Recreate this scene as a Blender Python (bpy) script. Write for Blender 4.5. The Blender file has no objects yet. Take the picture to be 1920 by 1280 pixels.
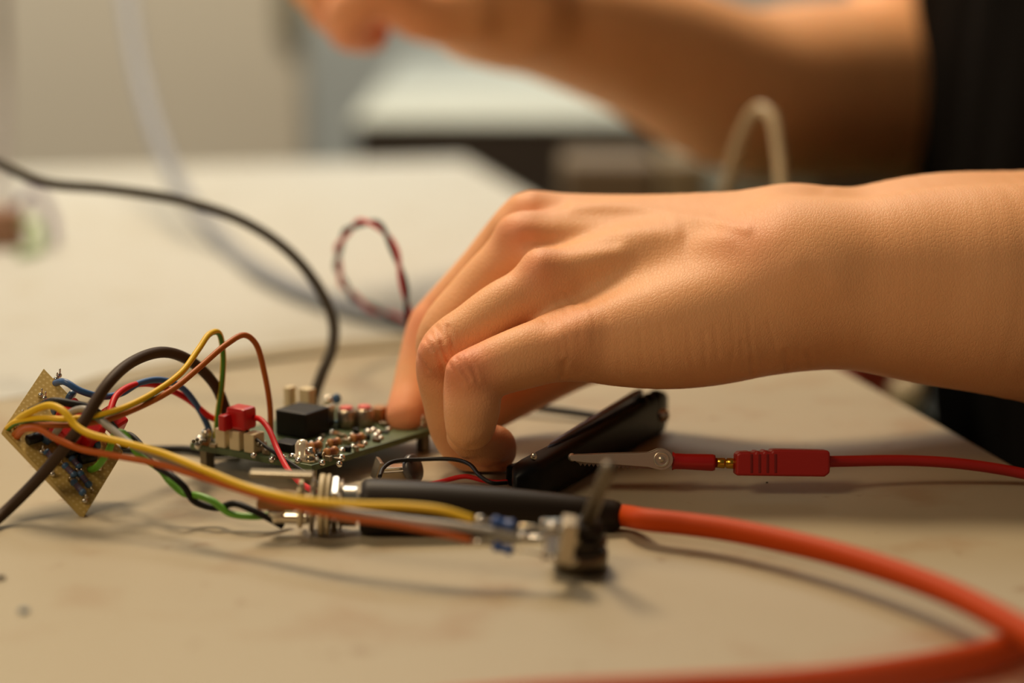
import bpy, bmesh, math, random
import numpy as np
from mathutils import Vector, Matrix
random.seed(7); np.random.seed(7)
SC = bpy.context.scene
COL = SC.collection
# ------------------------------------------------------------------ camera
TZ = 0.75                     # height of the bench top
PITCH = math.radians(12.0)
CAMH = 0.1325                 # camera height above the bench top
LENS = 70.0
F = 1920 * LENS / 36.0
CAM = Vector((0, 0, TZ + CAMH))
RT = Vector((1, 0, 0)); FW = Vector((0, math.cos(PITCH), -math.sin(PITCH))); UP = Vector((0, math.sin(PITCH), math.cos(PITCH)))
cd = bpy.data.cameras.new('camera'); co = bpy.data.objects.new('camera', cd); COL.objects.link(co)
co.location = CAM; co.rotation_euler = (math.pi / 2 - PITCH, 0, 0)
cd.lens = LENS; cd.sensor_width = 36; cd.clip_start = 0.01; cd.clip_end = 30
cd.dof.use_dof = True; cd.dof.focus_distance = 0.466; cd.dof.aperture_fstop = 4.6
cd.dof.aperture_blades = 9
SC.camera = co
# ------------------------------------------------------------------ world, lights, exposure
w = bpy.data.worlds.new('world'); SC.world = w; w.use_nodes = True
w.node_tree.nodes['Background'].inputs[0].default_value = (1.0, 0.88, 0.70, 1)
w.node_tree.nodes['Background'].inputs[1].default_value = 0.085
def area(name, loc, target, size, power, col, sy=None):
    l = bpy.data.lights.new(name, 'AREA'); l.energy = power; l.color = col; l.size = size
    if sy: l.shape = 'RECTANGLE'; l.size_y = sy
    o = bpy.data.objects.new(name, l); COL.objects.link(o); o.location = loc
    o.rotation_euler = (Vector(target) - Vector(loc)).to_track_quat('-Z', 'Y').to_euler()
    return o
area('ceiling_light_key', (-0.24, 0.95, TZ + 0.90), (0.03, 0.46, TZ), 0.24, 10.0, (1.0, 0.78, 0.52), 0.24)
area('window_daylight', (-1.5, 1.7, TZ + 0.8), (-0.1, 1.1, TZ), 1.0, 12.5, (0.92, 0.96, 1.0), 0.9)
area('fill_light_left', (-0.50, 0.05, TZ + 0.62), (0.0, 0.48, TZ + 0.03), 0.26, 2.5, (1.0, 0.77, 0.50), 0.26)  # added fill for the hand from front left, no lamp seen there
area('fill_light_back', (0.1, 1.9, TZ + 1.4), (-0.1, 2.3, TZ), 0.8, 15, (0.97, 0.98, 0.94), 0.8)  # unseen light added to lift the back wall and the desk
pl_ = area('fill_light_partition', (-0.7, 0.9, TZ + 1.2), (-0.42, 1.55, TZ + .15), 0.4, 3.0, (1.0, 0.95, 0.84), 0.4); pl_.data.spread = math.radians(80)  # unseen narrow light added only to brighten the partition
SC.view_settings.view_transform = 'Standard'; SC.view_settings.look = 'None'
SC.view_settings.exposure = -0.12; SC.view_settings.gamma = 1.0
SC.view_settings.use_curve_mapping = False
# ------------------------------------------------------------------ geometry of the view
def P(px, py, d):
    return CAM + RT * ((px - 960) / F * d) + UP * ((640 - py) / F * d) + FW * d
def G(px, py, z=0.0):
    r = RT * ((px - 960) / F) + UP * ((640 - py) / F) + FW
    t = (TZ + z - CAM.z) / r.z
    return CAM + r * t
def W(pts):
    out = []
    for p in pts:
        out.append(P(*p) if p[2] > 0.2 else G(*p))
    return out
# ------------------------------------------------------------------ materials
def lin(c):
    return tuple(((x / 255) / 12.92 if x / 255 <= 0.04045 else ((x / 255 + 0.055) / 1.055) ** 2.4) for x in c) + (1,)
MATS = {}
def mat(name, c, rough=0.5, metal=0.0, spec=0.5, noise=0.0, nscale=300, bump=0.0, bscale=800, coat=0.0, trans=0.0, sss=0.0):
    if name in MATS: return MATS[name]
    m = bpy.data.materials.new(name); m.use_nodes = True; nt = m.node_tree; b = nt.nodes['Principled BSDF']
    b.inputs['Base Color'].default_value = lin(c); b.inputs['Roughness'].default_value = rough
    b.inputs['Metallic'].default_value = metal; b.inputs['Specular IOR Level'].default_value = spec
    b.inputs['Coat Weight'].default_value = coat; b.inputs['Transmission Weight'].default_value = trans
    if sss:
        b.inputs['Subsurface Weight'].default_value = sss; b.inputs['Subsurface Scale'].default_value = 0.002
    tc = nt.nodes.new('ShaderNodeTexCoord')
    if noise:
        n = nt.nodes.new('ShaderNodeTexNoise'); n.inputs['Scale'].default_value = nscale; n.inputs['Detail'].default_value = 4
        nt.links.new(tc.outputs['Object'], n.inputs['Vector'])
        mx = nt.nodes.new('ShaderNodeMixRGB'); mx.inputs[1].default_value = lin(tuple(x * (1 - noise) for x in c))
        mx.inputs[2].default_value = lin(tuple(min(255, x * (1 + noise * 0.6)) for x in c))
        nt.links.new(n.outputs['Fac'], mx.inputs[0]); nt.links.new(mx.outputs[0], b.inputs['Base Color'])
    if bump:
        n = nt.nodes.new('ShaderNodeTexNoise'); n.inputs['Scale'].default_value = bscale; n.inputs['Detail'].default_value = 3
        nt.links.new(tc.outputs['Object'], n.inputs['Vector'])
        bp = nt.nodes.new('ShaderNodeBump'); bp.inputs['Strength'].default_value = bump; bp.inputs['Distance'].default_value = 0.0004
        nt.links.new(n.outputs['Fac'], bp.inputs['Height']); nt.links.new(bp.outputs[0], b.inputs['Normal'])
    MATS[name] = m; return m

def table_material(name, c, stain):
    m = bpy.data.materials.new(name); m.use_nodes = True; nt = m.node_tree; b = nt.nodes['Principled BSDF']
    b.inputs['Roughness'].default_value = 0.42; b.inputs['Specular IOR Level'].default_value = 0.35
    tc = nt.nodes.new('ShaderNodeTexCoord')
    def noise(scale, lo, hi, detail=3):
        n = nt.nodes.new('ShaderNodeTexNoise'); n.inputs['Scale'].default_value = scale; n.inputs['Detail'].default_value = detail
        nt.links.new(tc.outputs['Object'], n.inputs['Vector'])
        r = nt.nodes.new('ShaderNodeMapRange'); r.inputs[1].default_value = lo; r.inputs[2].default_value = hi
        nt.links.new(n.outputs['Fac'], r.inputs[0]); return r.outputs[0]
    cur = None
    base = nt.nodes.new('ShaderNodeRGB'); base.outputs[0].default_value = lin(c); cur = base.outputs[0]
    for (s, lo, hi, col, amt) in ((9, .35, .75, stain, .10), (45, .56, .72, stain, .38), (110, .68, .76, (130, 92, 58), .45), (600, .74, .80, (90, 60, 40), .30)):
        f = noise(s, lo, hi)
        mu = nt.nodes.new('ShaderNodeMath'); mu.operation = 'MULTIPLY'; mu.inputs[1].default_value = amt
        nt.links.new(f, mu.inputs[0])
        mx = nt.nodes.new('ShaderNodeMixRGB'); mx.inputs[2].default_value = lin(col)
        nt.links.new(mu.outputs[0], mx.inputs[0]); nt.links.new(cur, mx.inputs[1]); cur = mx.outputs[0]
    nt.links.new(cur, b.inputs['Base Color'])
    bp = nt.nodes.new('ShaderNodeBump'); bp.inputs['Strength'].default_value = 0.15; bp.inputs['Distance'].default_value = 0.0002
    n = nt.nodes.new('ShaderNodeTexNoise'); n.inputs['Scale'].default_value = 700
    nt.links.new(tc.outputs['Object'], n.inputs['Vector']); nt.links.new(n.outputs['Fac'], bp.inputs['Height']); nt.links.new(bp.outputs[0], b.inputs['Normal'])
    return m
# ------------------------------------------------------------------ mesh helpers
def catmull(pts, n=14):
    pts = [Vector(p) for p in pts]
    if len(pts) < 3: return pts
    e = [pts[0] * 2 - pts[1]] + pts + [pts[-1] * 2 - pts[-2]]
    out = []
    for i in range(1, len(e) - 2):
        p0, p1, p2, p3 = e[i - 1:i + 3]
        # centripetal parameterisation keeps the bends round
        t0 = 0; t1 = t0 + max((p1 - p0).length, 1e-6) ** .5; t2 = t1 + max((p2 - p1).length, 1e-6) ** .5; t3 = t2 + max((p3 - p2).length, 1e-6) ** .5
        for k in range(n):
            t = t1 + (t2 - t1) * k / n
            a1 = p0 * ((t1 - t) / (t1 - t0)) + p1 * ((t - t0) / (t1 - t0)); a2 = p1 * ((t2 - t) / (t2 - t1)) + p2 * ((t - t1) / (t2 - t1)); a3 = p2 * ((t3 - t) / (t3 - t2)) + p3 * ((t - t2) / (t3 - t2))
            b1 = a1 * ((t2 - t) / (t2 - t0)) + a2 * ((t - t0) / (t2 - t0)); b2 = a2 * ((t3 - t) / (t3 - t1)) + a3 * ((t - t1) / (t3 - t1))
            out.append(b1 * ((t2 - t) / (t2 - t1)) + b2 * ((t - t1) / (t2 - t1)))
    out.append(pts[-1]); return out
def frame(d, up=None):
    d = Vector(d).normalized()
    u = Vector(up) if up is not None else (Vector((0, 0, 1)) if abs(d.z) < 0.9 else Vector((1, 0, 0)))
    x = u.cross(d).normalized(); y = d.cross(x).normalized()
    return Matrix((x, y, d)).transposed()           # columns x, y, d
class MB:
    def __init__(s): s.v = []; s.f = []; s.mi = []; s.sm = []
    def add(s, vs, fs, mi=0, smooth=True):
        o = len(s.v); s.v += [Vector(v) for v in vs]
        for k, f in enumerate(fs):
            s.f.append([i + o for i in f]); s.mi.append(mi[k] if isinstance(mi, list) else mi); s.sm.append(smooth)
        return s
    def box(s, c, size, R=None, bevel=0.0, seg=2, mi=0):
        bm = bmesh.new(); bmesh.ops.create_cube(bm, size=1)
        for v in bm.verts: v.co = Vector((v.co.x * size[0], v.co.y * size[1], v.co.z * size[2]))
        if bevel: bmesh.ops.bevel(bm, geom=bm.edges[:], offset=bevel, segments=seg, affect='EDGES', profile=0.5)
        R = R or Matrix.Identity(3); bm.verts.index_update()
        s.add([R @ v.co + Vector(c) for v in bm.verts], [[v.index for v in f.verts] for f in bm.faces], mi, False); bm.free(); return s
    def tube(s, pts, r, seg=12, n=10, twist=None, smooth_path=True, cap=True):
        pts = catmull(pts, n) if smooth_path else [Vector(p) for p in pts]
        N = len(pts); rr = r if callable(r) else (lambda t: r)
        T = [(pts[min(i + 1, N - 1)] - pts[max(i - 1, 0)]).normalized() for i in range(N)]
        u = Vector((0, 0, 1)) if abs(T[0].z) < .9 else Vector((1, 0, 0))
        u = (u - T[0] * u.dot(T[0])).normalized(); vs = []; fs = []; mi = []
        L = 0
        for i in range(N):
            if i: L += (pts[i] - pts[i - 1]).length
            u = (u - T[i] * u.dot(T[i])).normalized(); w_ = T[i].cross(u); R_ = rr(i / (N - 1))
            off = (L * twist) if twist else 0
            for k in range(seg):
                a = 2 * math.pi * k / seg + off; vs.append(pts[i] + (u * math.cos(a) + w_ * math.sin(a)) * R_)
        for i in range(N - 1):
            for k in range(seg):
                fs.append([i * seg + k, i * seg + (k + 1) % seg, (i + 1) * seg + (k + 1) % seg, (i + 1) * seg + k]); mi.append(1 if (twist is not None and seg // 3 <= k < seg // 3 + seg // 4) else 0)
        if cap:
            fs.append(list(range(seg))[::-1]); mi.append(0); fs.append([(N - 1) * seg + k for k in range(seg)]); mi.append(0)
        return s.add(vs, fs, mi)
    def lathe(s, p, axis, prof, seg=32, mi=0, hexn=None, smooth=True):
        # prof: list of (distance along axis, radius)
        M = frame(axis); sg = hexn or seg; vs = []; fs = []
        for (h, r) in prof:
            for k in range(sg):
                a = 2 * math.pi * k / sg; vs.append(Vector(p) + M @ Vector((r * math.cos(a), r * math.sin(a), h)))
        for i in range(len(prof) - 1):
            for k in range(sg): fs.append([i * sg + k, i * sg + (k + 1) % sg, (i + 1) * sg + (k + 1) % sg, (i + 1) * sg + k])
        fs.append(list(range(sg))[::-1]); fs.append([(len(prof) - 1) * sg + k for k in range(sg)])
        return s.add(vs, fs, mi, smooth and not hexn)
    def ball(s, c, r, R=None, seg=16, mi=0):
        bm = bmesh.new(); bmesh.ops.create_uvsphere(bm, u_segments=seg, v_segments=seg // 2 + 2, radius=1)
        r = (r, r, r) if not hasattr(r, '__len__') else r; R = R or Matrix.Identity(3); bm.verts.index_update()
        s.add([Vector(c) + R @ Vector((v.co.x * r[0], v.co.y * r[1], v.co.z * r[2])) for v in bm.verts], [[v.index for v in f.verts] for f in bm.faces], mi); bm.free(); return s
    def prism(s, outline, O, X, Y, t, bevel=0.0, mi=0, seg=2):
        # outline in (x, y) along X, Y from O, extruded t along X x Y
        X = Vector(X).normalized(); Y = Vector(Y).normalized(); Z = X.cross(Y)
        bm = bmesh.new(); vs = [bm.verts.new(Vector((a, b, 0))) for a, b in outline]
        f = bm.faces.new(vs); r = bmesh.ops.extrude_face_region(bm, geom=[f])
        bmesh.ops.translate(bm, vec=(0, 0, t), verts=[e for e in r['geom'] if isinstance(e, bmesh.types.BMVert)])
        bmesh.ops.recalc_face_normals(bm, faces=bm.faces[:])
        if bevel:
            es = [e for e in bm.edges if len(e.link_faces) == 2 and e.calc_face_angle(0) > 0.9]
            bmesh.ops.bevel(bm, geom=es, offset=bevel, segments=seg, affect='EDGES', profile=0.5)
        bm.verts.index_update()
        s.add([Vector(O) + X * v.co.x + Y * v.co.y + Z * v.co.z for v in bm.verts], [[v.index for v in f.verts] for f in bm.faces], mi, False); bm.free(); return s
    def build(s, name, m, parent=None, **props):
        ms = m if isinstance(m, (list, tuple)) else [m]
        if parent is not None: loc = WORLD[parent.name]
        else:
            xs = [v.x for v in s.v]; ys = [v.y for v in s.v]; zs = [v.z for v in s.v]
            loc = Vector(((min(xs) + max(xs)) / 2, (min(ys) + max(ys)) / 2, min(zs)))
        me = bpy.data.meshes.new(name); me.from_pydata([v - loc for v in s.v], [], s.f)
        for q in ms: me.materials.append(q)
        me.polygons.foreach_set('material_index', s.mi); me.polygons.foreach_set('use_smooth', s.sm); me.update()
        o = bpy.data.objects.new(name, me); COL.objects.link(o); WORLD[o.name] = loc
        if parent is not None: o.parent = parent; WORLD[o.name] = loc
        else: o.location = loc
        for k, v in props.items(): o[k] = v
        return o
WORLD = {}
def root(name, loc, label, cat, group=None):
    o = bpy.data.objects.new(name, None); COL.objects.link(o); o.location = loc; o.empty_display_size = 0.005
    o['label'] = label; o['category'] = cat; WORLD[o.name] = Vector(loc)
    if group: o['group'] = group
    return o
def tag(o, label, cat, group=None):
    o['label'] = label; o['category'] = cat
    if group: o['group'] = group
    return o
# ------------------------------------------------------------------ the room
def struct(o): o['kind'] = 'structure'; return o
m_wall = mat('wall_paint', (206, 202, 186), 0.9, noise=0.04, nscale=6)
m_floor = mat('floor_lino', (70, 62, 52), 0.6, noise=0.15, nscale=20)
struct(MB().box((0, 1.0, -0.03), (6, 5.5, 0.06)).build('floor', m_floor))
struct(MB().box((0, 2.9, 1.35), (6, 0.08, 2.7)).build('wall_back', m_wall))
struct(MB().box((-3.0, 1.0, 1.35), (0.08, 5.5, 2.7)).build('wall_left', m_wall))
struct(MB().box((3.0, 1.0, 1.35), (0.08, 5.5, 2.7)).build('wall_right', m_wall))
# ------------------------------------------------------------------ bench
m_table = table_material('bench_laminate', (176, 164, 138), (150, 112, 74))
m_edge = mat('bench_edge_band', (120, 104, 80), 0.6)
m_steel = mat('grey_steel', (110, 108, 104), 0.4, 0.8)
e0 = G(1920, 884); e1 = G(1562, 684); ed = (e1 - e0); ed.z = 0; ed.normalize()
ep = Vector((-ed.y, ed.x, 0))                     # points left, into the table
far = G(900, 296); s_far = (far - e0).dot(ed)
nr = e0 - ed * 0.62; fr = e0 + ed * s_far
q0 = G(170, 724); q1 = G(760, 642); qd = (q1 - q0).normalized()
# where the seam of the two benches meets their common right edge
tt_ = ((q0 - e0).cross(ed)).z / (ed.cross(qd)).z
SX = q0 + qd * tt_ if abs(((q0 + qd * tt_ - e0).cross(ed)).z) < 1e-4 else q0 - qd * tt_
SL = SX - qd * 1.5
C_, D_ = fr + ep * 1.7, nr + ep * 1.7
gap = Vector((-qd.y, qd.x, 0)) * .0008
def poly_slab(mb, pts, z0, z1, bevel=0.0008):
    mb.prism([(p.x, p.y) for p in pts], Vector((0, 0, z0)), (1, 0, 0), (0, 1, 0), z1 - z0, bevel)
def bench_table(label, m, corners, legs, name='workbench'):
    c = sum(corners, Vector()) / len(corners)
    b = root(name, (c.x, c.y, 0), label, 'table')
    t = MB(); poly_slab(t, corners, TZ - 0.026, TZ); t.build('tabletop', m, b)
    for q in legs: MB().box((q.x, q.y, (TZ - 0.026) / 2), (0.04, 0.04, TZ - 0.026), None, 0.003).build('leg', m_steel, b)
    return b
m_table2 = table_material('rear_bench_laminate', (196, 196, 188), (180, 172, 150))
bench_table('beige laminate workbench carrying the electronics in the foreground', m_table, [nr, SX - gap, SL - gap, D_], [nr + ep * .06 + ed * .08, SX + ep * .06 - ed * .1, D_ - ep * .06 + ed * .08, SL + qd * .3 - ed * .1])
bench_table('pale grey laminate bench pushed against the beige workbench', m_table2, [SX + gap, fr, C_, SL + gap], [SX + ep * .06 + ed * .1, fr + ep * .06 - ed * .08, C_ - ep * .06 - ed * .08, SL + qd * .3 + ed * .12])
# second desk behind, dark edge band, beyond a narrow gap
d_front = G(645, 224).y
desk = root('desk', (0.5, d_front + 0.3, 0), 'white desk with a dark front edge beyond the workbench', 'table')
x0 = G(640, 250).x
m_white = table_material('desk_laminate', (206, 208, 194), (190, 185, 165))
m_dark = mat('dark_edge', (48, 38, 28), 0.6)
MB().box((x0 + 0.75, d_front + 0.33, TZ - 0.0015), (1.5, 0.66, 0.003), None, 0.001).build('tabletop', m_white, desk)
MB().box((x0 + 0.75, d_front + 0.012, TZ - 0.034), (1.496, 0.02, 0.062), None, 0.002).build('front_edge', m_dark, desk)
MB().box((x0 + 0.75, d_front + 0.34, TZ - 0.034), (1.49, 0.60, 0.060), None, 0.002).build('tabletop_core', m_dark, desk)
for (a, b) in ((0.04, 0.05), (1.46, 0.05), (0.04, 0.62), (1.46, 0.62)):
    MB().box((x0 + a, d_front + b, (TZ - 0.06) / 2), (0.04, 0.04, TZ - 0.06), None, 0.003).build('leg', m_steel, desk)
# partition panel behind the bench on the left
py_ = fr.y + 0.42
m_part = mat('partition_fabric', (204, 196, 178), 0.95, noise=0.05, nscale=900)
pr = root('partition_screen', (-0.9, py_, 0), 'beige partition screen standing behind the workbench on the left', 'partition')
xp = (585 - 960) / F * (py_ / math.cos(PITCH))
MB().box((xp - 0.85, py_, 0.86), (1.70, 0.03, 1.66), None, 0.006).build('panel', m_part, pr)
for xx in (xp - 0.04, xp - 1.6): MB().box((xx, py_, 0.015), (0.06, 0.36, 0.03), None, 0.004).build('foot', m_steel, pr)
# dark handle-like mark hanging near its right side
hk = P(535, 22, py_ * math.cos(PITCH) - .02)
MB().box((hk.x, py_ - 0.0155 - 0.006, hk.z + 0.03), (0.018, 0.012, 0.105), None, 0.004).build('latch', mat('latch_grey', (120, 112, 92), 0.5), pr, label='grey upright latch')
# ------------------------------------------------------------------ background storage seen between the two tables
m_box = mat('brown_grey_plastic', (112, 96, 74), 0.55, noise=0.06, nscale=20)
m_box2 = mat('khaki_plastic', (128, 112, 84), 0.55, noise=0.06, nscale=20)
m_box3 = mat('bluegrey_plastic', (130, 134, 124), 0.5)
def pedestal(px0, px1, pytop, Y, depth, m, label, fronts=3):
    dd = Y / math.cos(PITCH)
    g = G(960, pytop, 0); z = CAM.z - Y * math.tan(PITCH + math.atan((pytop - 640) / F))
    dd = Y * math.cos(PITCH) + (CAM.z - z) * math.sin(PITCH)
    xa = (px0 - 960) / F * dd; xb = (px1 - 960) / F * dd
    r = root('drawer_cabinet', ((xa + xb) / 2, Y + depth / 2, 0), label, 'cabinet', 'storage beside the desk')
    MB().box(((xa + xb) / 2, Y + depth / 2, z / 2 + 0.01), (xb - xa, depth, z - 0.02), None, 0.004).build('body', m, r)
    for k in range(fronts):
        h = (z - 0.05) / fronts; zc = 0.03 + h * (k + .5)
        f = MB().box(((xa + xb) / 2, Y - 0.004, zc), (xb - xa - 0.01, 0.012, h - 0.008), None, 0.003).build('drawer', m, r)
        MB().box(((xa + xb) / 2, Y - 0.014, zc + h * 0.32), ((xb - xa) * .4, 0.01, 0.010), None, 0.003).build('handle', m_steel, f)
    MB().box(((xa + xb) / 2, Y + depth / 2, 0.011), (xb - xa - 0.02, depth - 0.02, 0.022), None, 0.002).build('plinth', m_dark, r)
pedestal(1055, 1236, 303, 1.04, 0.06, m_box, 'brown grey drawer cabinet between the workbench and the desk')
pedestal(1242, 1330, 300, 1.03, 0.06, m_box2, 'narrow khaki drawer cabinet right of the brown grey one')
pedestal(1352, 1540, 318, 0.97, 0.10, m_box3, 'blue grey cabinet half hidden behind the raised wrist')

# ------------------------------------------------------------------ wires
def wire(name, label, cat, pts, r, m, group=None, seg=12, twist=None, n=10):
    o = MB().tube(W(pts), r, seg=seg, twist=twist, n=n).build(name, m); return tag(o, label, cat, group)
m_blk = mat('black_insulation', (20, 15, 12), .5, spec=.3)
m_cblk = mat('dark_cable_sheath', (66, 48, 32), .55, spec=.22)
m_cgrey = mat('olive_black_sheath', (58, 50, 36), .55, spec=.2)
m_yel = mat('yellow_insulation', (228, 184, 16), .45, spec=.35)
m_grn = mat('green_insulation', (110, 178, 52), 0.4)
m_dgrn = mat('green_stripe', (70, 130, 30), 0.4)
m_org = mat('orange_brown_insulation', (178, 92, 22), .45, spec=.35)
m_org2 = mat('copper_orange_insulation', (182, 86, 14), .5, spec=.3)
m_gry = mat('grey_insulation', (158, 154, 146), 0.4)
m_blu = mat('blue_insulation', (52, 92, 146), 0.4)
m_red = mat('red_insulation', (206, 26, 26), 0.45, spec=.3)
m_cop = mat('tinned_copper', (190, 176, 150), 0.25, 1.0)
m_sol = mat('solder', (215, 210, 200), 0.18, 1.0)
m_lgc = mat('pale_grey_cable', (138, 142, 150), 0.5)
wire('black_cable', 'dark cable sagging across the left and curving down to the circuit board', 'cable',
     [(-260, 120, .60), (-120, 240, .60), (0, 308, .59), (80, 342, .585), (200, 354, .58), (330, 374, .575), (450, 412, .57), (540, 470, .565), (598, 540, .56), (625, 605, .555), (622, 655, .55), (604, 700, .545), (592, 735, .542), (588, 752, .541), (587, 766, .5405)], 0.00155, m_cgrey)
wire('brown_cable', 'dark brown cable arching over the perforated board in the foreground', 'cable',
     [(-1500, 1420, .0015), (-900, 1340, .0015), (-450, 1210, .0016), (-230, 1115, .393), (-90, 1032, .418), (0, 968, .443), (80, 888, .447), (150, 800, .445), (200, 722, .45), (250, 677, .46), (308, 660, .47), (362, 680, .48), (405, 725, .487), (425, 775, .491), (432, 800, .494)], 0.00135, m_cblk)
wire('striped_wire', 'yellow wire with a green stripe looping up to a peak above the boards', 'wire',
     [(14, 803, .4555), (30, 791, .452), (82, 784, .447), (120, 786, .446), (155, 783, .447), (190, 777, .447), (235, 763, .45), (290, 735, .456), (340, 698, .463), (372, 655, .47), (393, 626, .475), (410, 624, .479), (418, 660, .483), (416, 720, .486), (408, 780, .489), (405, 822, .490)], 0.00074, [m_yel, m_dgrn], twist=3)
wire('brown_wire', 'orange brown wire looping in a tall arch onto the circuit board', 'wire',
     [(26, 816, .4555), (45, 800, .451), (90, 797, .448), (140, 796, .4475), (200, 786, .449), (250, 768, .453), (320, 732, .458), (370, 692, .464), (425, 645, .471), (458, 628, .476), (480, 645, .48), (496, 700, .484), (506, 760, .487), (508, 812, .489)], 0.00072, m_org)
wire('yellow_wire', 'yellow wire running from the perforated board to the potentiometer', 'wire',
     [(22, 797, .4555), (50, 776, .449), (92, 760, .446), (118, 770, .444), (142, 798, .443), (168, 813, .442), (230, 829, .44), (300, 848, .436), (380, 880, .430), (470, 915, .424), (560, 936, .417), (660, 945, .411), (760, 948, .407), (830, 956, .405), (888, 974, .404)], 0.00082, m_yel)
wire('orange_wire', 'orange wire running lowest in the bundle to the potentiometer', 'wire',
     [(30, 820, .4555), (48, 804, .449), (75, 805, .446), (105, 822, .444), (150, 841, .443), (210, 853, .44), (290, 868, .436), (380, 895, .43), (470, 924, .424), (560, 951, .417), (650, 970, .411), (740, 982, .407), (820, 998, .405), (885, 1013, .404)], 0.00075, m_org2)
wire('grey_wire', 'grey wire between the yellow and orange wires of the bundle', 'wire',
     [(98, 822, .4565), (112, 800, .453), (132, 774, .450), (158, 767, .449), (182, 782, .448), (212, 806, .446), (245, 832, .444), (310, 860, .44), (400, 893, .43), (500, 922, .423), (620, 953, .415), (740, 972, .41), (850, 985, .406), (975, 1004, .4035)], 0.00085, m_gry)
wire('black_wire', 'short black wire bent across the face of the perforated board', 'wire',
     [(57, 770, .4575), (75, 762, .453), (98, 752, .452), (130, 756, .452), (165, 764, .453), (195, 782, .456), (218, 808, .457), (235, 838, .460)], 0.0009, m_blk)
wire('blue_wire', 'blue wire from the top corner of the perforated board to the circuit board', 'wire',
     [(104, 718, .4655), (122, 716, .461), (150, 732, .461), (190, 743, .464), (225, 738, .468), (262, 718, .474), (300, 712, .479), (340, 726, .483), (372, 765, .488), (392, 805, .4915), (396, 822, .492)], 0.0008, m_blu)
wire('red_wire', 'red wire passing behind the blue one to the red terminal', 'wire',
     [(168, 838, .463), (192, 806, .458), (205, 775, .461), (218, 742, .466), (250, 722, .472), (295, 722, .48), (350, 747, .486), (395, 782, .490), (425, 792, .493)], 0.0008, m_red)
tw_r = 0.00078
wire('green_wire', 'bright green wire twisted with a black one towards the jack', 'wire',
     [(163, 882, .4600), (185, 872, .453), (205, 842, .452), (216, 812, .452), (232, 812, .451), (258, 850, .45), (300, 880, .448), (318, 902, .446), (345, 925, .445), (372, 929, .443), (400, 940, .4415), (430, 962, .441), (470, 968, .4405), (505, 966, .4405), (545, 962, .443)], tw_r, m_grn)
wire('black_wire', 'black wire twisted with the bright green one towards the jack', 'wire',
     [(205, 832, .463), (240, 815, .458), (262, 832, .455), (285, 868, .45), (320, 890, .4435), (345, 912, .4425), (365, 940, .4440), (405, 952, .4440), (440, 944, .4400), (475, 957, .4385), (505, 972, .4390), (530, 986, .4405)], tw_r, m_blk)
wire('red_wire', 'red wire falling from the red terminal down to the jack', 'wire',
     [(470, 782, .485), (488, 786, .481), (504, 805, .477), (520, 842, .472), (540, 880, .464), (562, 904, .457), (590, 922, .450)], 0.0007, m_red)
wire('black_wire', 'thin black wire running beside the falling red wire to the jack', 'wire',
     [(448, 798, .488), (470, 815, .482), (505, 842, .476), (545, 868, .47), (575, 888, .463), (605, 915, .452), (618, 935, .447)], 0.00045, m_blk)
# red and black twisted pair looping in the air
loop = W([(770, 775, .524), (780, 740, .530), (780, 700, .538), (776, 665, .543), (772, 640, .545), (766, 590, .548), (756, 530, .55), (738, 465, .552), (712, 424, .555), (682, 416, .56), (652, 432, .568), (634, 470, .578), (638, 520, .59), (668, 560, .602), (715, 585, .612), (765, 602, .62), (830, 620, .618), (900, 650, .0016), (980, 655, .0016)])
lp = catmull(loop, 16)
Tg = [(lp[min(i + 1, len(lp) - 1)] - lp[max(i - 1, 0)]).normalized() for i in range(len(lp))]
rb, bb = [], []; L = 0; u = Vector((0, 1, 0))
for i, p in enumerate(lp):
    if i: L += (p - lp[i - 1]).length
    u = (u - Tg[i] * u.dot(Tg[i])).normalized(); v = Tg[i].cross(u); a = L * 300
    o = (u * math.cos(a) + v * math.sin(a)) * 0.00066; rb.append(p + o); bb.append(p - o)
tag(MB().tube(rb, 0.00064, seg=10, smooth_path=False).build('red_wire', m_red), 'red wire twisted into the airborne loop behind the fingers', 'wire')
tag(MB().tube(bb, 0.00064, seg=10, smooth_path=False).build('black_wire', m_blk), 'black wire twisted into the airborne loop behind the fingers', 'wire')
# pale cables far behind
wire('grey_cable', 'pale grey cable drooping onto the bench in the blurred background', 'cable',
     [(215, -140, .98), (238, 0, .95), (262, 140, .92), (300, 270, .88), (352, 375, .84), (420, 455, .0035), (500, 515, .0035), (590, 556, .0035), (690, 585, .0035), (800, 610, .0035)], 0.0034, m_lgc)
wire('grey_cable', 'violet grey cable hanging at the left margin of the background', 'cable',
     [(4, -140, 1.0), (2, 0, 1.0), (5, 120, 1.0), (3, 240, .98), (0, 330, .94), (8, 400, .86), (15, 440, .004)], 0.0026, mat('violet_grey_cable', (122, 112, 108), 0.6))
wire('beige_cable', 'beige cable standing in a narrow arch behind the forearm', 'cable',
     [(1460, 1100, .72), (1430, 760, .71), (1362, 520, .70), (1356, 385, .70), (1372, 310, .69), (1398, 235, .68), (1425, 203, .67), (1448, 222, .665), (1461, 290, .66), (1466, 360, .655), (1470, 430, .65), (1472, 480, .65)], 0.0020, mat('beige_cable', (186, 166, 132), 0.45))
wire('black_wire', 'black wire lying on the bench between the perforated board and the circuit board', 'wire',
     [(205, 838, .0012), (240, 843, .0012), (290, 842, .0012), (350, 842, .0012), (400, 850, .0012), (450, 848, .0012)], 0.0010, m_blk)
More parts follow.
